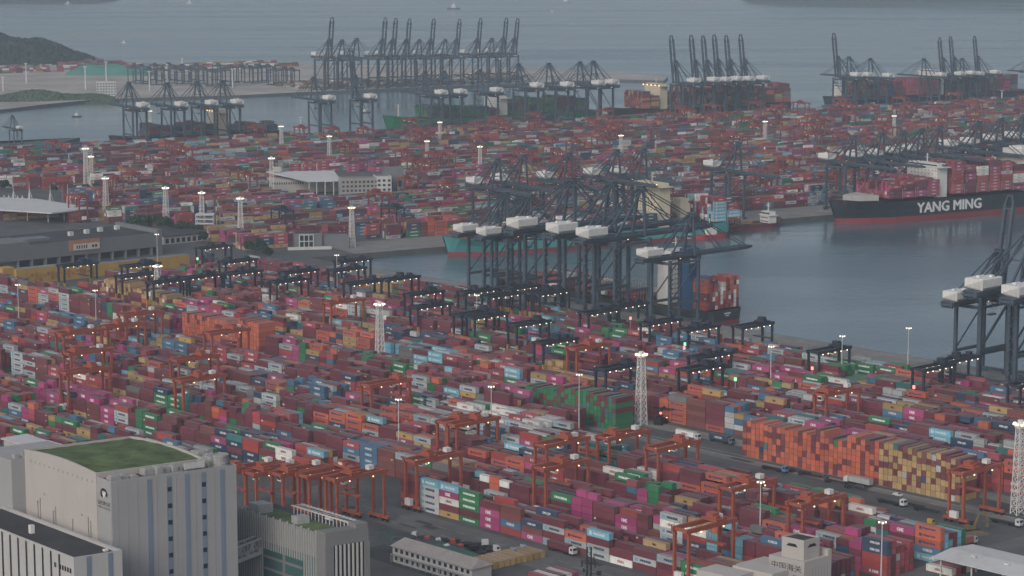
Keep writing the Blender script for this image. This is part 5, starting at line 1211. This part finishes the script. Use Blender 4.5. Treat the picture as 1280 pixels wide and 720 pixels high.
def car(px, py, yaw, col, label):
    p = G(px, py, 0); t = thing("parked_car", label, "car", (p.x, p.y, 0), yaw, "cars on the near aprons"); m = MB(); m.box(-2.2, -.9, .35, 2.2, .9, .95); m.hexa([(-1.9,-.85,.95),(1.1,-.85,.95),(1.1,.85,.95),(-1.9,.85,.95),(-1.3,-.7,1.5),(.5,-.7,1.5),(.5,.7,1.5),(-1.3,.7,1.5)]); m.build("body", mat("car_paint_%02d" % int(sum(col)*40), col, .3, .03), t)
    m = MB(); m.quad((.52,-.68,1.48),(.52,.68,1.48),(1.12,.82,.98),(1.12,-.82,.98)); m.quad((-1.2,-.80,1.05),(.7,-.80,1.05),(.45,-.73,1.42),(-1.15,-.73,1.42)); m.build("window", M_GLASS, t)
    for x in (-1.4, 1.4):
        m = MB(); wheel(m, x, -.8, .33, .2); wheel(m, x, .8, .33, .2); m.build("wheel_set", M_RUBBER, t)
car(1122, 620, -AN, (.55, .56, .58), "white car on the service road by the tan empties"); car(1030, 597, -AN, (.08, .08, .09), "dark car on the road under the orange wall"); car(640, 668, -AN, (.5, .5, .5), "pale car on the front road below the first columns"); car(1190, 642, R(20), (.52, .52, .5), "pale van beside the excavator")
# flatbed trailers
for i, (px, py) in enumerate(((1140, 634), (1158, 640), (1000, 592), (1012, 596), (1070, 612), (1045, 605))):
    p = G(px, py, 0); t = thing("flatbed_trailer", None, "trailer", (p.x, p.y, 0), -AN, "empty flatbed trailers along the service road"); m = MB(); m.box(-6.1, -1.2, 1.0, 6.1, -.8, 1.35); m.box(-6.1, .8, 1.0, 6.1, 1.2, 1.35)
    for x in (-5.9, -3, 0, 3, 5.6): m.box(x, -.8, 1.05, x+.3, .8, 1.3)
    m.build("bed", M_CRANEB, t); m = MB(); wheel(m, -4, -.95); wheel(m, -4, .95); wheel(m, -5.2, -.95); wheel(m, -5.2, .95); m.build("wheel_set", M_RUBBER, t); pend("trailer", t, "dark empty flatbed trailer")
# excavator
p = G(1214, 664, 0); EX = thing("excavator", "dark excavator with raised arched boom digging beside the service road", "excavator", (p.x, p.y, 0), R(20))
for s in (-1, 1):
    m = MB(); m.box(-2.4, s*1.3-.35, .15, 2.4, s*1.3+.35, .95); m.tube((-2.4, s*1.3-.35, .55), (-2.4, s*1.3+.35, .55), .5); m.tube((2.4, s*1.3-.35, .55), (2.4, s*1.3+.35, .55), .5); m.build("track", M_RUBBER, EX)
M_EXC = mat("excavator_paint", (.16, .13, .06), .6, .2)
m = MB(); m.box(-2.6, -1.4, 1.1, 1.5, 1.4, 2.4); m.box(-2.6, -1.3, 2.4, -.8, 1.3, 2.9); m.build("body", M_EXC, EX); m = MB(); m.box(.0, .3, 2.4, 1.7, 1.4, 4.0); m.build("cab", M_GLASS, EX)
m = MB(); m.bar((1.2, -.2, 2.2), (3.2, -.2, 6.6), .7, .8); m.bar((3.2, -.2, 6.6), (6.6, -.2, 7.4), .6, .7); m.build("boom", M_EXC, EX); m = MB(); m.bar((6.6, -.2, 7.4), (7.4, -.2, 2.6), .5, .6); m.build("dipper_arm", M_EXC, EX); m = MB(); m.hexa([(6.9,-.9,1.2),(8.1,-.9,1.4),(8.1,.5,1.4),(6.9,.5,1.2),(6.8,-.9,2.7),(7.9,-.9,2.6),(7.9,.5,2.6),(6.8,.5,2.7)]); m.build("bucket", M_EXC, EX)
# dirt heap and black plant beside the white tower
p = G(1222, 667, 0); m = MB(); nn = 12
for k in range(nn): m.v.append((5.5*math.cos(2*math.pi*k/nn)*(1+.2*math.sin(k*3)), 3.2*math.sin(2*math.pi*k/nn)*(1+.2*math.cos(k*5)), 0.01)); 
for k in range(nn): m.v.append((2.6*math.cos(2*math.pi*k/nn)*(1+.25*math.sin(k*4)), 1.5*math.sin(2*math.pi*k/nn), 1.0+.25*math.sin(k*2.3)))
for k in range(nn): j = (k+1) % nn; m.f.append((k, j, nn+j, nn+k)); m.m.append(0)
m.f.append(tuple(range(nn, 2*nn))); m.m.append(0)
tag(fix(m.build("spoil_heap", mat("dug_earth", (.12, .095, .07), .95, .4, .8, bump=.4), None, (p.x, p.y, 0))), "low heap of dug earth beside the excavator", "heap")
p = G(826, 530, 0); RS = thing("reach_stacker", "black reach stacker with a red beacon working beside the white lattice tower", "reach stacker", (p.x, p.y, 0), R(60))
m = MB(); m.box(-4.2, -2, .9, 3.6, 2, 2.6); m.box(-4.4, -1.8, 2.6, -2.4, 1.8, 3.6); m.build("body", M_CRANEB, RS); m = MB(); m.box(-1.4, -.9, 2.6, .8, .9, 4.8); m.build("cab", M_GLASS, RS); m = MB(); m.bar((-3.6, 1.2, 3.2), (6.2, 1.2, 7.6), .9, 1.0); m.box(5.4, -5.2, 6.4, 6.8, 7, 7.0); m.build("boom", M_CRANEB, RS)
for x in (-3, 2.6):
    m = MB(); wheel(m, x, -1.9, .9, .7); wheel(m, x, 1.9, .9, .7); m.build("wheel_set", M_RUBBER, RS)
m = MB(); m.ball((-.3, 0, 5.6), .7); m.build("beacon", M_LAMPR, RS); m = MB(); m.ball((3.8, -1.4, 2.4), .5); m.build("headlight", M_LAMPW, RS)
# green and red signal lights seen in the yard
for i, (px, py, mm, nm) in enumerate(((688, 413, M_LAMPG, "green"), (763, 403, M_LAMPG, "green"), (856, 442, M_LAMPG, "green"), (788, 409, M_LAMPR, "red"), (855, 447, M_LAMPR, "red"), (1015, 473, M_LAMPR, "red"), (1142, 497, M_LAMPR, "red"), (247, 333, M_LAMPG, "green"), (919, 487, M_LAMPG, "green"))):
    p = G(px, py, 11); t = thing("signal_light", None, "signal light", (p.x, p.y, 0), 0, "signal lights in the yard"); m = MB(); m.tube((0, 0, 0), (0, 0, 16), .16, .1, 6); m.build("pole", M_GALV, t); m = MB(); m.box(-.6, -.6, 15.6, .6, .6, 17.2); m.build("lamp", mm, t); pend("signal", t, f"{nm} glowing signal light on a pole")
# dark telecom mast in front of the magenta stack
p = G(736, 762, 0); TM = thing("telecom_mast", "dark antenna mast standing before the front row of stacks", "mast", (p.x, p.y, 0)); Hm = GD(732, 684, p.y).z
m = MB()
for s in (-1, 1): m.tube((s*.75, 0, 0), (s*.75, 0, Hm), .35, .3, 8)
for k in range(12): m.bar((-.75, 0, Hm*k/12), (.75, 0, Hm*(k+1)/12), .15); m.bar((-.75, 0, Hm*(k+1)/12), (.75, 0, Hm*(k+1)/12), .15)
m.build("mast_frame", M_CRANEB, TM)
for k, (x, z, w_, h) in enumerate(((-2.6, -7.2, .6, 2.4), (2.2, -7.4, .5, 2.4), (-1.9, -9.2, .7, 1.4), (3.6, -10.4, 1.6, 1.6), (0, -6, 2.6, .3), (1.8, -5.4, .3, 3))):
    m = MB(); m.box(x-w_/2, -.5, Hm+z, x+w_/2, .1, Hm+z+h); m.bar((0, -.2, Hm+z+h/2), (x, -.2, Hm+z+h/2), .2); m.build("antenna", M_CRANEB, TM)
# tan and red containers near the front road, reefers' white rows
for k in range(12):
    q = G(584 + 7.4*k, 713 - 1.75*k, 0); add_box_(q.x, q.y, .02, -AN, 12.19, 2.7, "tan", "tan rank by the truck park", 0, k, 0, 1, False, True, True, True)
for k in range(5):
    q = G(676+7.5*k, 727-1.75*k, 0); add_box_(q.x, q.y, .02, -AN, 12.19, 2.7, ["crimson", "white", "maroon", "white", "crimson"][k], "mixed rank below the truck park", 0, k, 0, 1, False, True, True, True)
for k in range(6):
    q = G(1176+6.5*k, 716-1.6*k, 0); add_box_(q.x, q.y, .02, -AN, 12.19, 2.7, ["white", "crimson", "maroon", "white", "crimson", "white"][k], "rank under the shed roof", 0, k, 0, 1, False, True, True, True)
# tarpaulins on the truck park
M_TARP = mat("dark_tarpaulin", (.045, .060, .062), .8, .3, .4, stain=.2); M_TARPG = mat("green_tarpaulin", (.05, .10, .085), .8, .3, .4)
for i, (px, py, a, b, mm, nm) in enumerate(((512, 681, 9, 5, M_TARPG, "pale green"), (528, 687, 16, 8, M_TARP, "dark"), (552, 690, 12, 8, M_TARP, "blue grey"), (566, 697, 13, 7, M_TARPG, "worn green"), (497, 676, 10, 4, M_TARP, "dark flat"))):
    p = G(px, py, 0); m = MB(); m.hexa([(-a,-b/1.2,.02),(a,-b/1.2,.02),(a,b/1.2,.02),(-a,b/1.2,.02),(-a*.9,-b*.5,2.0+i*.3),(a*.9,-b*.5,2.0+i*.3),(a*.9,b*.5,2.3+i*.3),(-a*.9,b*.5,2.3+i*.3)]); tag(m.build("tarpaulin_heap", mm, None, (p.x, p.y, 0), -AN), ["pale green tarpaulin cover by the low house", "large dark tarpaulin cover in the truck park", "blue grey tarpaulin cover beside the trucks", "worn green tarpaulin cover before the yellow containers", "dark flat tarpaulin by the idle cranes"][i], "tarpaulin", "tarpaulin covers in the truck park")

p = G(541, 690, 0); m = MB(); m.poly([(*XYu(*uv_), .008) for uv_ in [(UV(p)[0]-22, UV(p)[1]-24), (UV(p)[0]+34, UV(p)[1]-24), (UV(p)[0]+34, UV(p)[1]+16), (UV(p)[0]-22, UV(p)[1]+16)]]); tag(m.build("truck_park_ground", mat("oily_tarmac", (.045, .046, .048), .85, .35, .12, stain=.3)), "dark oily tarmac of the truck park", None, None, "structure")
p = G(60, 558, 8); WS = thing("white_roofed_shed", "flat white roofed shed among stacks behind the tall warehouse", "shed", (p.x, p.y, 0)); m = MB(); frame_box(m, O, eu, ev, -30, -7, 7.6, 10, 7, 8.2); m.build("roof", M_SHEET, WS)
m = MB(); frame_box(m, O, eu, ev, -29, -6, 0, 9, 6, 7.59); m.build("wall", M_LGREY, WS)
for i, (px, py, yw, col, lab) in enumerate(((610, 690, 100, (.5,.5,.5), "white tractor unit at the right edge of the truck park"), (556, 679, 190, (.35,.06,.05), "red tractor unit at the back of the truck park"), (578, 696, 200, (.1,.22,.2), "teal tractor unit at the front of the truck park"), (540, 676, 170, (.5,.5,.48), "white tractor unit behind the dark tarpaulins"), (620, 697, 15, (.25,.3,.34), "dark blue tractor unit near the yellow containers"))): truck(px, py, R(yw), lab, col)

M_PATCH = mat("tarmac_repair_patch", (.050, .050, .052), .9, .2, .6); M_PALEP = mat("pale_concrete_patch", (.19, .185, .175), .9, .25, .3, stain=.3)
rg = random.Random(11)
for k in range(26):
    u = rg.uniform(-780, -420); v = rg.choice((rg.uniform(598, 618), rg.uniform(786, 814), rg.uniform(600, 780) if u > -515 else rg.uniform(598, 618))); a, b = rg.uniform(3, 14), rg.uniform(1.2, 4)
    m = MB(); m.poly([(*XYu(u, v), .018+.0004*k), (*XYu(u+a, v+rg.uniform(-.4, .4)), .018+.0004*k), (*XYu(u+a+rg.uniform(-1, 1), v+b), .018+.0004*k), (*XYu(u+rg.uniform(-1, 1), v+b), .018+.0004*k)])
    tag(m.build("road_patch", M_PATCH if k % 3 else M_PALEP), "repair patch in the yard tarmac", None, None, "structure")
for i, (px, py, yw, col, ld, lab) in enumerate(((700, 690, -AN, (.5, .5, .5), "maroon", "truck with a dark red container driving below the green lettered stack"), (966, 588, -AN, (.1, .2, .35), None, "blue cab truck with bare trailer under the orange wall"), (1075, 607, R(180)-AN, (.55, .55, .53), "grey", "truck with a pale grey container under the tan empties"), (1255, 655, -AN, (.5, .5, .5), None, "white cab truck with bare trailer at the frame edge road"), (1150, 662, V_, (.45, .3, .06), None, "yellow cab truck with bare trailer on the end apron"))): truck(px, py, yw, lab, col, ld)
# ------------------------------------------------------------------ containers on ships are added by then: pick the 300 that show largest, put the rest in one mass
def corners(b, g=0.0):
    c, s = math.cos(b.yaw), math.sin(b.yaw); l, w_ = b.L/2 - g, 1.22 - g; o = []
    for z in (b.z, b.z + b.h):
        for sx, sy in ((-l,-w_),(l,-w_),(l,w_),(-l,w_)): o.append((b.x + sx*c - sy*s, b.y + sx*s + sy*c, z))
    return o
def pick_largest():
    cand = []
    vs, fs = [], []
    for b in BOXES:
        if not b.near or b.y > 1420: continue
        i = len(vs); vs += corners(b)
        fs += [(i+4,i+5,i+6,i+7),(i,i+1,i+5,i+4),(i+1,i+2,i+6,i+5),(i+2,i+3,i+7,i+6),(i+3,i,i+4,i+7)]
        if b.y < 1130 and (b.side or b.end or b.top): cand.append(b)
    for bb in OCC: # buildings in front
        i = len(vs); vs += [tuple(p) for p in bb]; fs += [(i+4,i+5,i+6,i+7),(i,i+1,i+5,i+4),(i+1,i+2,i+6,i+5),(i+2,i+3,i+7,i+6),(i+3,i,i+4,i+7)]
    tree = BVHTree.FromPolygons(vs, fs)
    eye = Vector((0, 0, H)); out = []
    for b in cand:
        k = corners(b, .12); sc = 0.0
        for f in ((0,1,5,4),(1,2,6,5),(4,5,6,7),(3,0,4,7)):
            q = [Vector(k[a]) for a in f]; n = (q[1]-q[0]).cross(q[3]-q[0]).normalized(); ctr = (q[0]+q[1]+q[2]+q[3])/4
            e = eye - ctr; face = n.dot(e.normalized())
            if face <= 0: continue
            area = (q[1]-q[0]).length*(q[3]-q[0]).length*face/e.length_squared*F*F
            hit = 0; tot = 0
            for uu in (.12, .5, .88):
                for vv in (.2, .8):
                    p = q[0].lerp(q[1], uu).lerp(q[3].lerp(q[2], uu), vv) + n*.15
                    x_, y_ = proj(*p); tot += 1
                    if not (2 < x_ < 1278 and 2 < y_ < 718): continue
                    dd = p - eye; h_ = tree.ray_cast(eye, dd.normalized(), dd.length - .1)
                    if h_[0] is None: hit += 1
            sc += area*hit/tot
        if sc > 18: out.append((sc, b))
    out.sort(key=lambda t: -t[0]); return [b for _, b in out[:300]]
OW = "zeroth first second third fourth fifth sixth seventh eighth ninth tenth eleventh twelfth thirteenth fourteenth fifteenth sixteenth seventeenth eighteenth nineteenth".split()
TN = {2: "twenty", 3: "thirty", 4: "forty", 5: "fifty", 6: "sixty", 7: "seventy", 8: "eighty", 9: "ninety"}
TO = {2: "twentieth", 3: "thirtieth", 4: "fortieth", 5: "fiftieth", 6: "sixtieth", 7: "seventieth", 8: "eightieth", 9: "ninetieth"}
def ordw(n): return OW[n] if n < 20 else TO[n//10] if n % 10 == 0 else TN[n//10] + "-" + OW[n % 10]
CDESC = {"maroon": "dark maroon", "brown": "rust brown", "red": "red", "crimson": "crimson", "orange": "orange", "magenta": "magenta", "green": "green", "grey": "pale grey", "navy": "navy", "blue": "blue",
         "tan": "tan", "skyblue": "sky blue", "white": "white", "teal": "teal", "dgrey": "dark grey"}
def brand_on(b):
    if b.c not in BRAND or b.L < 8: return None
    return BRAND[b.c]
def mark_tris(b, full):
    """lettering on the long side that faces the camera, as local triangles a few cm proud: verts, tris, colours"""
    br = brand_on(b); V, T, K = [], [], []
    def quad(x0, x1, z0, z1, col, y=-1.26):
        i = len(V); V.extend([(x0, y, z0), (x1, y, z0), (x1, y, z1), (x0, y, z1)]); T.extend([(i, i+1, i+2), (i, i+2, i+3)]); K.extend([col]*4)
    sg = 1
    if br:
        s, hs_, ws, col, off = br
        # local -y side faces the camera for both yards
        if full:
            v, t, w_ = text_tris(s); k = b.L*ws/max(w_, .01); i = len(V)
            for n_, dx in enumerate((0, .13, -.13)):
                i = len(V)
                for p in v: V.append((float(p[0]*k) + off*b.L + dx, -1.27 - .012*n_, b.h/2 + float(p[1]*b.h*hs_))); K.append(col)
                T.extend([(i+int(a[0]), i+int(a[1]), i+int(a[2])) for a in t])
        else: quad((off-ws/2)*b.L, (off+ws/2)*b.L, b.h*(.5-hs_/2.3), b.h*(.5+hs_/2.3), tuple(.62*c + .38*d for c, d in zip(col, PAL[b.c])))
        if b.c in ("grey", "skyblue"): quad(-b.L*.40, -b.L*.40+1.5, b.h*.5-.75, b.h*.5+.75, (.14,.36,.48) if b.c == "grey" else (.5,.62,.66), -1.265)
        if b.c == "orange": quad(-b.L*.34, -b.L*.34+1.2, b.h*.5-.6, b.h*.5+.6, (.03,.05,.16), -1.265)
    elif rnd.random() < .35 and b.L > 8:
        x0 = rnd.choice((-.44, -.42, .28, .30))*b.L; quad(x0, x0 + rnd.uniform(.7, 1.7), b.h*.62, b.h*.62+rnd.uniform(.35, .8), (.55,.53,.50))
    return V, T, K
def flat_uv(me):
    u = me.uv_layers.new(name="box"); u.data.foreach_set("uv", np.full(len(me.loops)*2, .5, np.float32))
def set_cols(me, cols):
    if me.name != "shipping_containers": flat_uv(me)
    a = me.color_attributes.new("col", 'FLOAT_COLOR', 'POINT'); a.data.foreach_set("color", np.asarray(cols, np.float32).ravel())
def SHORTEN(o):
    w_ = o["label"]
    for a, b in (("the block behind the empties", "quayside blocks"), ("second block behind the road", "second block"), ("third block behind the road", "third block"), ("fourth block behind the road", "fourth block"), ("fifth block behind the road", "fifth block"), ("white reefer block", "reefer block"), ("low block by the service road", "service road block"), ("block left of the green empties", "block left of green pile"), ("block before the orange empties", "far left block"), ("tan rank by the truck park", "tan rank"), ("mixed rank below the truck park", "mixed rank"), ("rank under the shed roof", "shed rank"), ("truck bed by the aprons", "truck bed"), ("block behind the tall warehouse", "warehouse block"), ("block beside the tall warehouse", "block by warehouse"),
                 ("orange and tan wall of empties", "orange tan wall"), ("green pile of empties", "green pile"), ("row in front of the green empties", "block before green pile")): w_ = w_.replace(a, b)
    if len(w_.replace("-", " ").split()) > 16: w_ = w_.replace(" stack from apron", " stack")
    o["label"] = w_
def emit_containers():
    best = pick_largest(); bset = set(id(b) for b in best)
    # --- single ones
    for b in best:
        o_ = thing("shipping_container", None, "container", (b.x, b.y, b.z), b.yaw, "stacked shipping containers")
        L2, h = b.L/2, b.h; mb = MB()
        # recessed corrugated sides inside a frame of posts and rails
        n = 16 if b.L > 8 else 8
        for sy in (-1, 1):
            for k in range(n):
                x0 = -L2+.12 + (b.L-.24)*k/n; x1 = -L2+.12 + (b.L-.24)*(k+1)/n; xm = (x0+x1)/2; ya, yb = sy*1.20, sy*1.165
                A_ = [(x0, yb), (x0+.1, ya), (xm, ya), (xm+.1, yb), (x1, yb)]
                for (p, q) in zip(A_, A_[1:]):
                    pts = [(p[0], p[1], .14), (q[0], q[1], .14), (q[0], q[1], h-.10), (p[0], p[1], h-.10)]
                    mb.poly(pts if sy < 0 else pts[::-1])
            mb.box(-L2, min(sy*1.22, sy*1.10), 0, L2, max(sy*1.22, sy*1.10), .14); mb.box(-L2, min(sy*1.22, sy*1.14), h-.10, L2, max(sy*1.22, sy*1.14), h-.002)
            for sx in (-1, 1): mb.box(min(sx*L2, sx*(L2-.14)), min(sy*1.222, sy*1.08), .10, max(sx*L2, sx*(L2-.14)), max(sy*1.222, sy*1.08), h)
        mb.box(-L2+.02, -1.16, .12, L2-.02, 1.16, h-.03)
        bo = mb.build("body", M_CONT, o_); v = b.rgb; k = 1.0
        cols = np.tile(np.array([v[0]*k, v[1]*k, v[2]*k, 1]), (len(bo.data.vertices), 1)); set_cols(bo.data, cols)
        # door end with lock rods
        dm = MB(); sx = 1 if b.yaw < 0 else -1
        if abs(b.yaw - (R(90)-AN)) < .01: sx = -1
        x0 = sx*(L2+.004); pts = [(x0, -1.06, .16), (x0, 1.06, .16), (x0, 1.06, h-.14), (x0, -1.06, h-.14)]
        dm.poly(pts if sx > 0 else pts[::-1])
        for yy in (-.8, -.3, .3, .8): dm.box(min(x0, x0+sx*.05), yy-.03, .14, max(x0, x0+sx*.05), yy+.03, h-.1)
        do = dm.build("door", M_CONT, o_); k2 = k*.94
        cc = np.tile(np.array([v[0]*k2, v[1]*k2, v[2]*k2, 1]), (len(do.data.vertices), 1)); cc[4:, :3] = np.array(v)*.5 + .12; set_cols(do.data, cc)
        let = False
        if abs(b.yaw - (R(90)-AN)) > .01 or b.col == 0:
            V, T, K = mark_tris(b, True)
            if T and brand_on(b):
                if abs(b.yaw - (R(90)-AN)) < .01: V = [(-x, -y, z) for x, y, z in V]
                me = bpy.data.meshes.new("lettering"); me.from_pydata(V, [], T); me.materials.append(M_CONT); lo = bpy.data.objects.new("lettering", me); C.objects.link(lo); lo.parent = o_
                set_cols(me, [(*c, 1) for c in K]); let = True
        ph = ("lettered " if let else "") + ("short " if b.L < 8 else "")
        tier = "top" if b.tier == b.n-1 and b.n > 1 else "ground" if b.tier == 0 else ordw(b.tier+1)
        blk = b.blk
        if blk == "quayside block": blk = "the block behind the empties"
        if blk.endswith("empties") or blk.endswith("of empties"): o_["label"] = f"{CDESC[b.c]} {ph}container, {tier} tier, {ordw(b.col+1)} column from open end, {blk}"; SHORTEN(o_)
        else: o_["label"] = f"{CDESC[b.c]} {ph}container, {tier} tier, {ordw(b.row+1)} row, {ordw(b.col+1)} stack from apron, {blk}"; SHORTEN(o_)
    # --- the rest in one mass
    rest = [b for b in BOXES if id(b) not in bset]
    n = len(rest); Vb = np.zeros((n, 8, 3)); Kb = np.ones((n, 8, 4))
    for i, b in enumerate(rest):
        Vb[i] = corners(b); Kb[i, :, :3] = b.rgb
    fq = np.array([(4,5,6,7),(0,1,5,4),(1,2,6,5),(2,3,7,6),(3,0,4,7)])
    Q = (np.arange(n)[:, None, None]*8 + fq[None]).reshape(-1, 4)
    ev, et, ek = [], [], []; base = n*8
    for b in rest:
        if not b.side: continue
        if b.yaw == R(90)-AN:
            continue
        if b.y > 2400: continue
        V, T, K = mark_tris(b, b.y < 1260)
        if not T: continue
        c, s = math.cos(b.yaw), math.sin(b.yaw); m0 = base + len(ev)
        ev += [(b.x + x*c - y*s, b.y + x*s + y*c, b.z + z) for x, y, z in V]; et += [(a+m0, d+m0, e+m0) for a, d, e in T]; ek += [(*k, 1) for k in K]
    V = np.vstack([Vb.reshape(-1, 3), np.array(ev).reshape(-1, 3)]); K = np.vstack([Kb.reshape(-1, 4), np.array(ek).reshape(-1, 4)])
    Tn = np.array(et, int).reshape(-1, 3)
    me = bpy.data.meshes.new("shipping_containers"); me.vertices.add(len(V)); me.vertices.foreach_set("co", V.astype(np.float32).ravel())
    nl = Q.size + Tn.size; me.loops.add(nl); me.loops.foreach_set("vertex_index", np.concatenate([Q.ravel(), Tn.ravel()]).astype(np.int32))
    st = np.concatenate([np.arange(len(Q))*4, len(Q)*4 + np.arange(len(Tn))*3]).astype(np.int32)
    me.polygons.add(len(st)); me.polygons.foreach_set("loop_start", st); me.update(calc_edges=True); me.validate(); me.shade_flat()
    uvl = me.uv_layers.new(name="box"); uvd = np.full((nl, 2), .5, np.float32); uvd[:Q.size] = np.tile(np.array([(0,0),(1,0),(1,1),(0,1)], np.float32), (len(Q), 1)); uvl.data.foreach_set("uv", uvd.ravel())
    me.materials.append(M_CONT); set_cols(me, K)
    o = bpy.data.objects.new("shipping_containers", me); C.objects.link(o)
    tag(o, "thousands of stacked shipping containers filling the yards and ship decks beyond the nearest ones", "containers", "stacked shipping containers", "stuff")
    print("containers", len(BOXES), "single", len(best), "mass", n, "tris", len(Tn))

emit_containers()
resolve_labels()
# the air
hz = MB(); hz.box(-7000, -300, -13, 7000, 16000, 262); h_ = fix(hz.build("haze", [])); tag(h_, None, None, None, "stuff")
m = bpy.data.materials.new("haze_air"); m.use_nodes = True; N = m.node_tree.nodes; N.clear()
ou = N.new("ShaderNodeOutputMaterial"); pv = N.new("ShaderNodeVolumePrincipled"); pv.inputs["Color"].default_value = (.66, .80, .93, 1); pv.inputs["Density"].default_value = 0.000088; pv.inputs["Anisotropy"].default_value = 0.0
m.node_tree.links.new(pv.outputs["Volume"], ou.inputs["Volume"]); h_.data.materials.clear(); h_.data.materials.append(m)
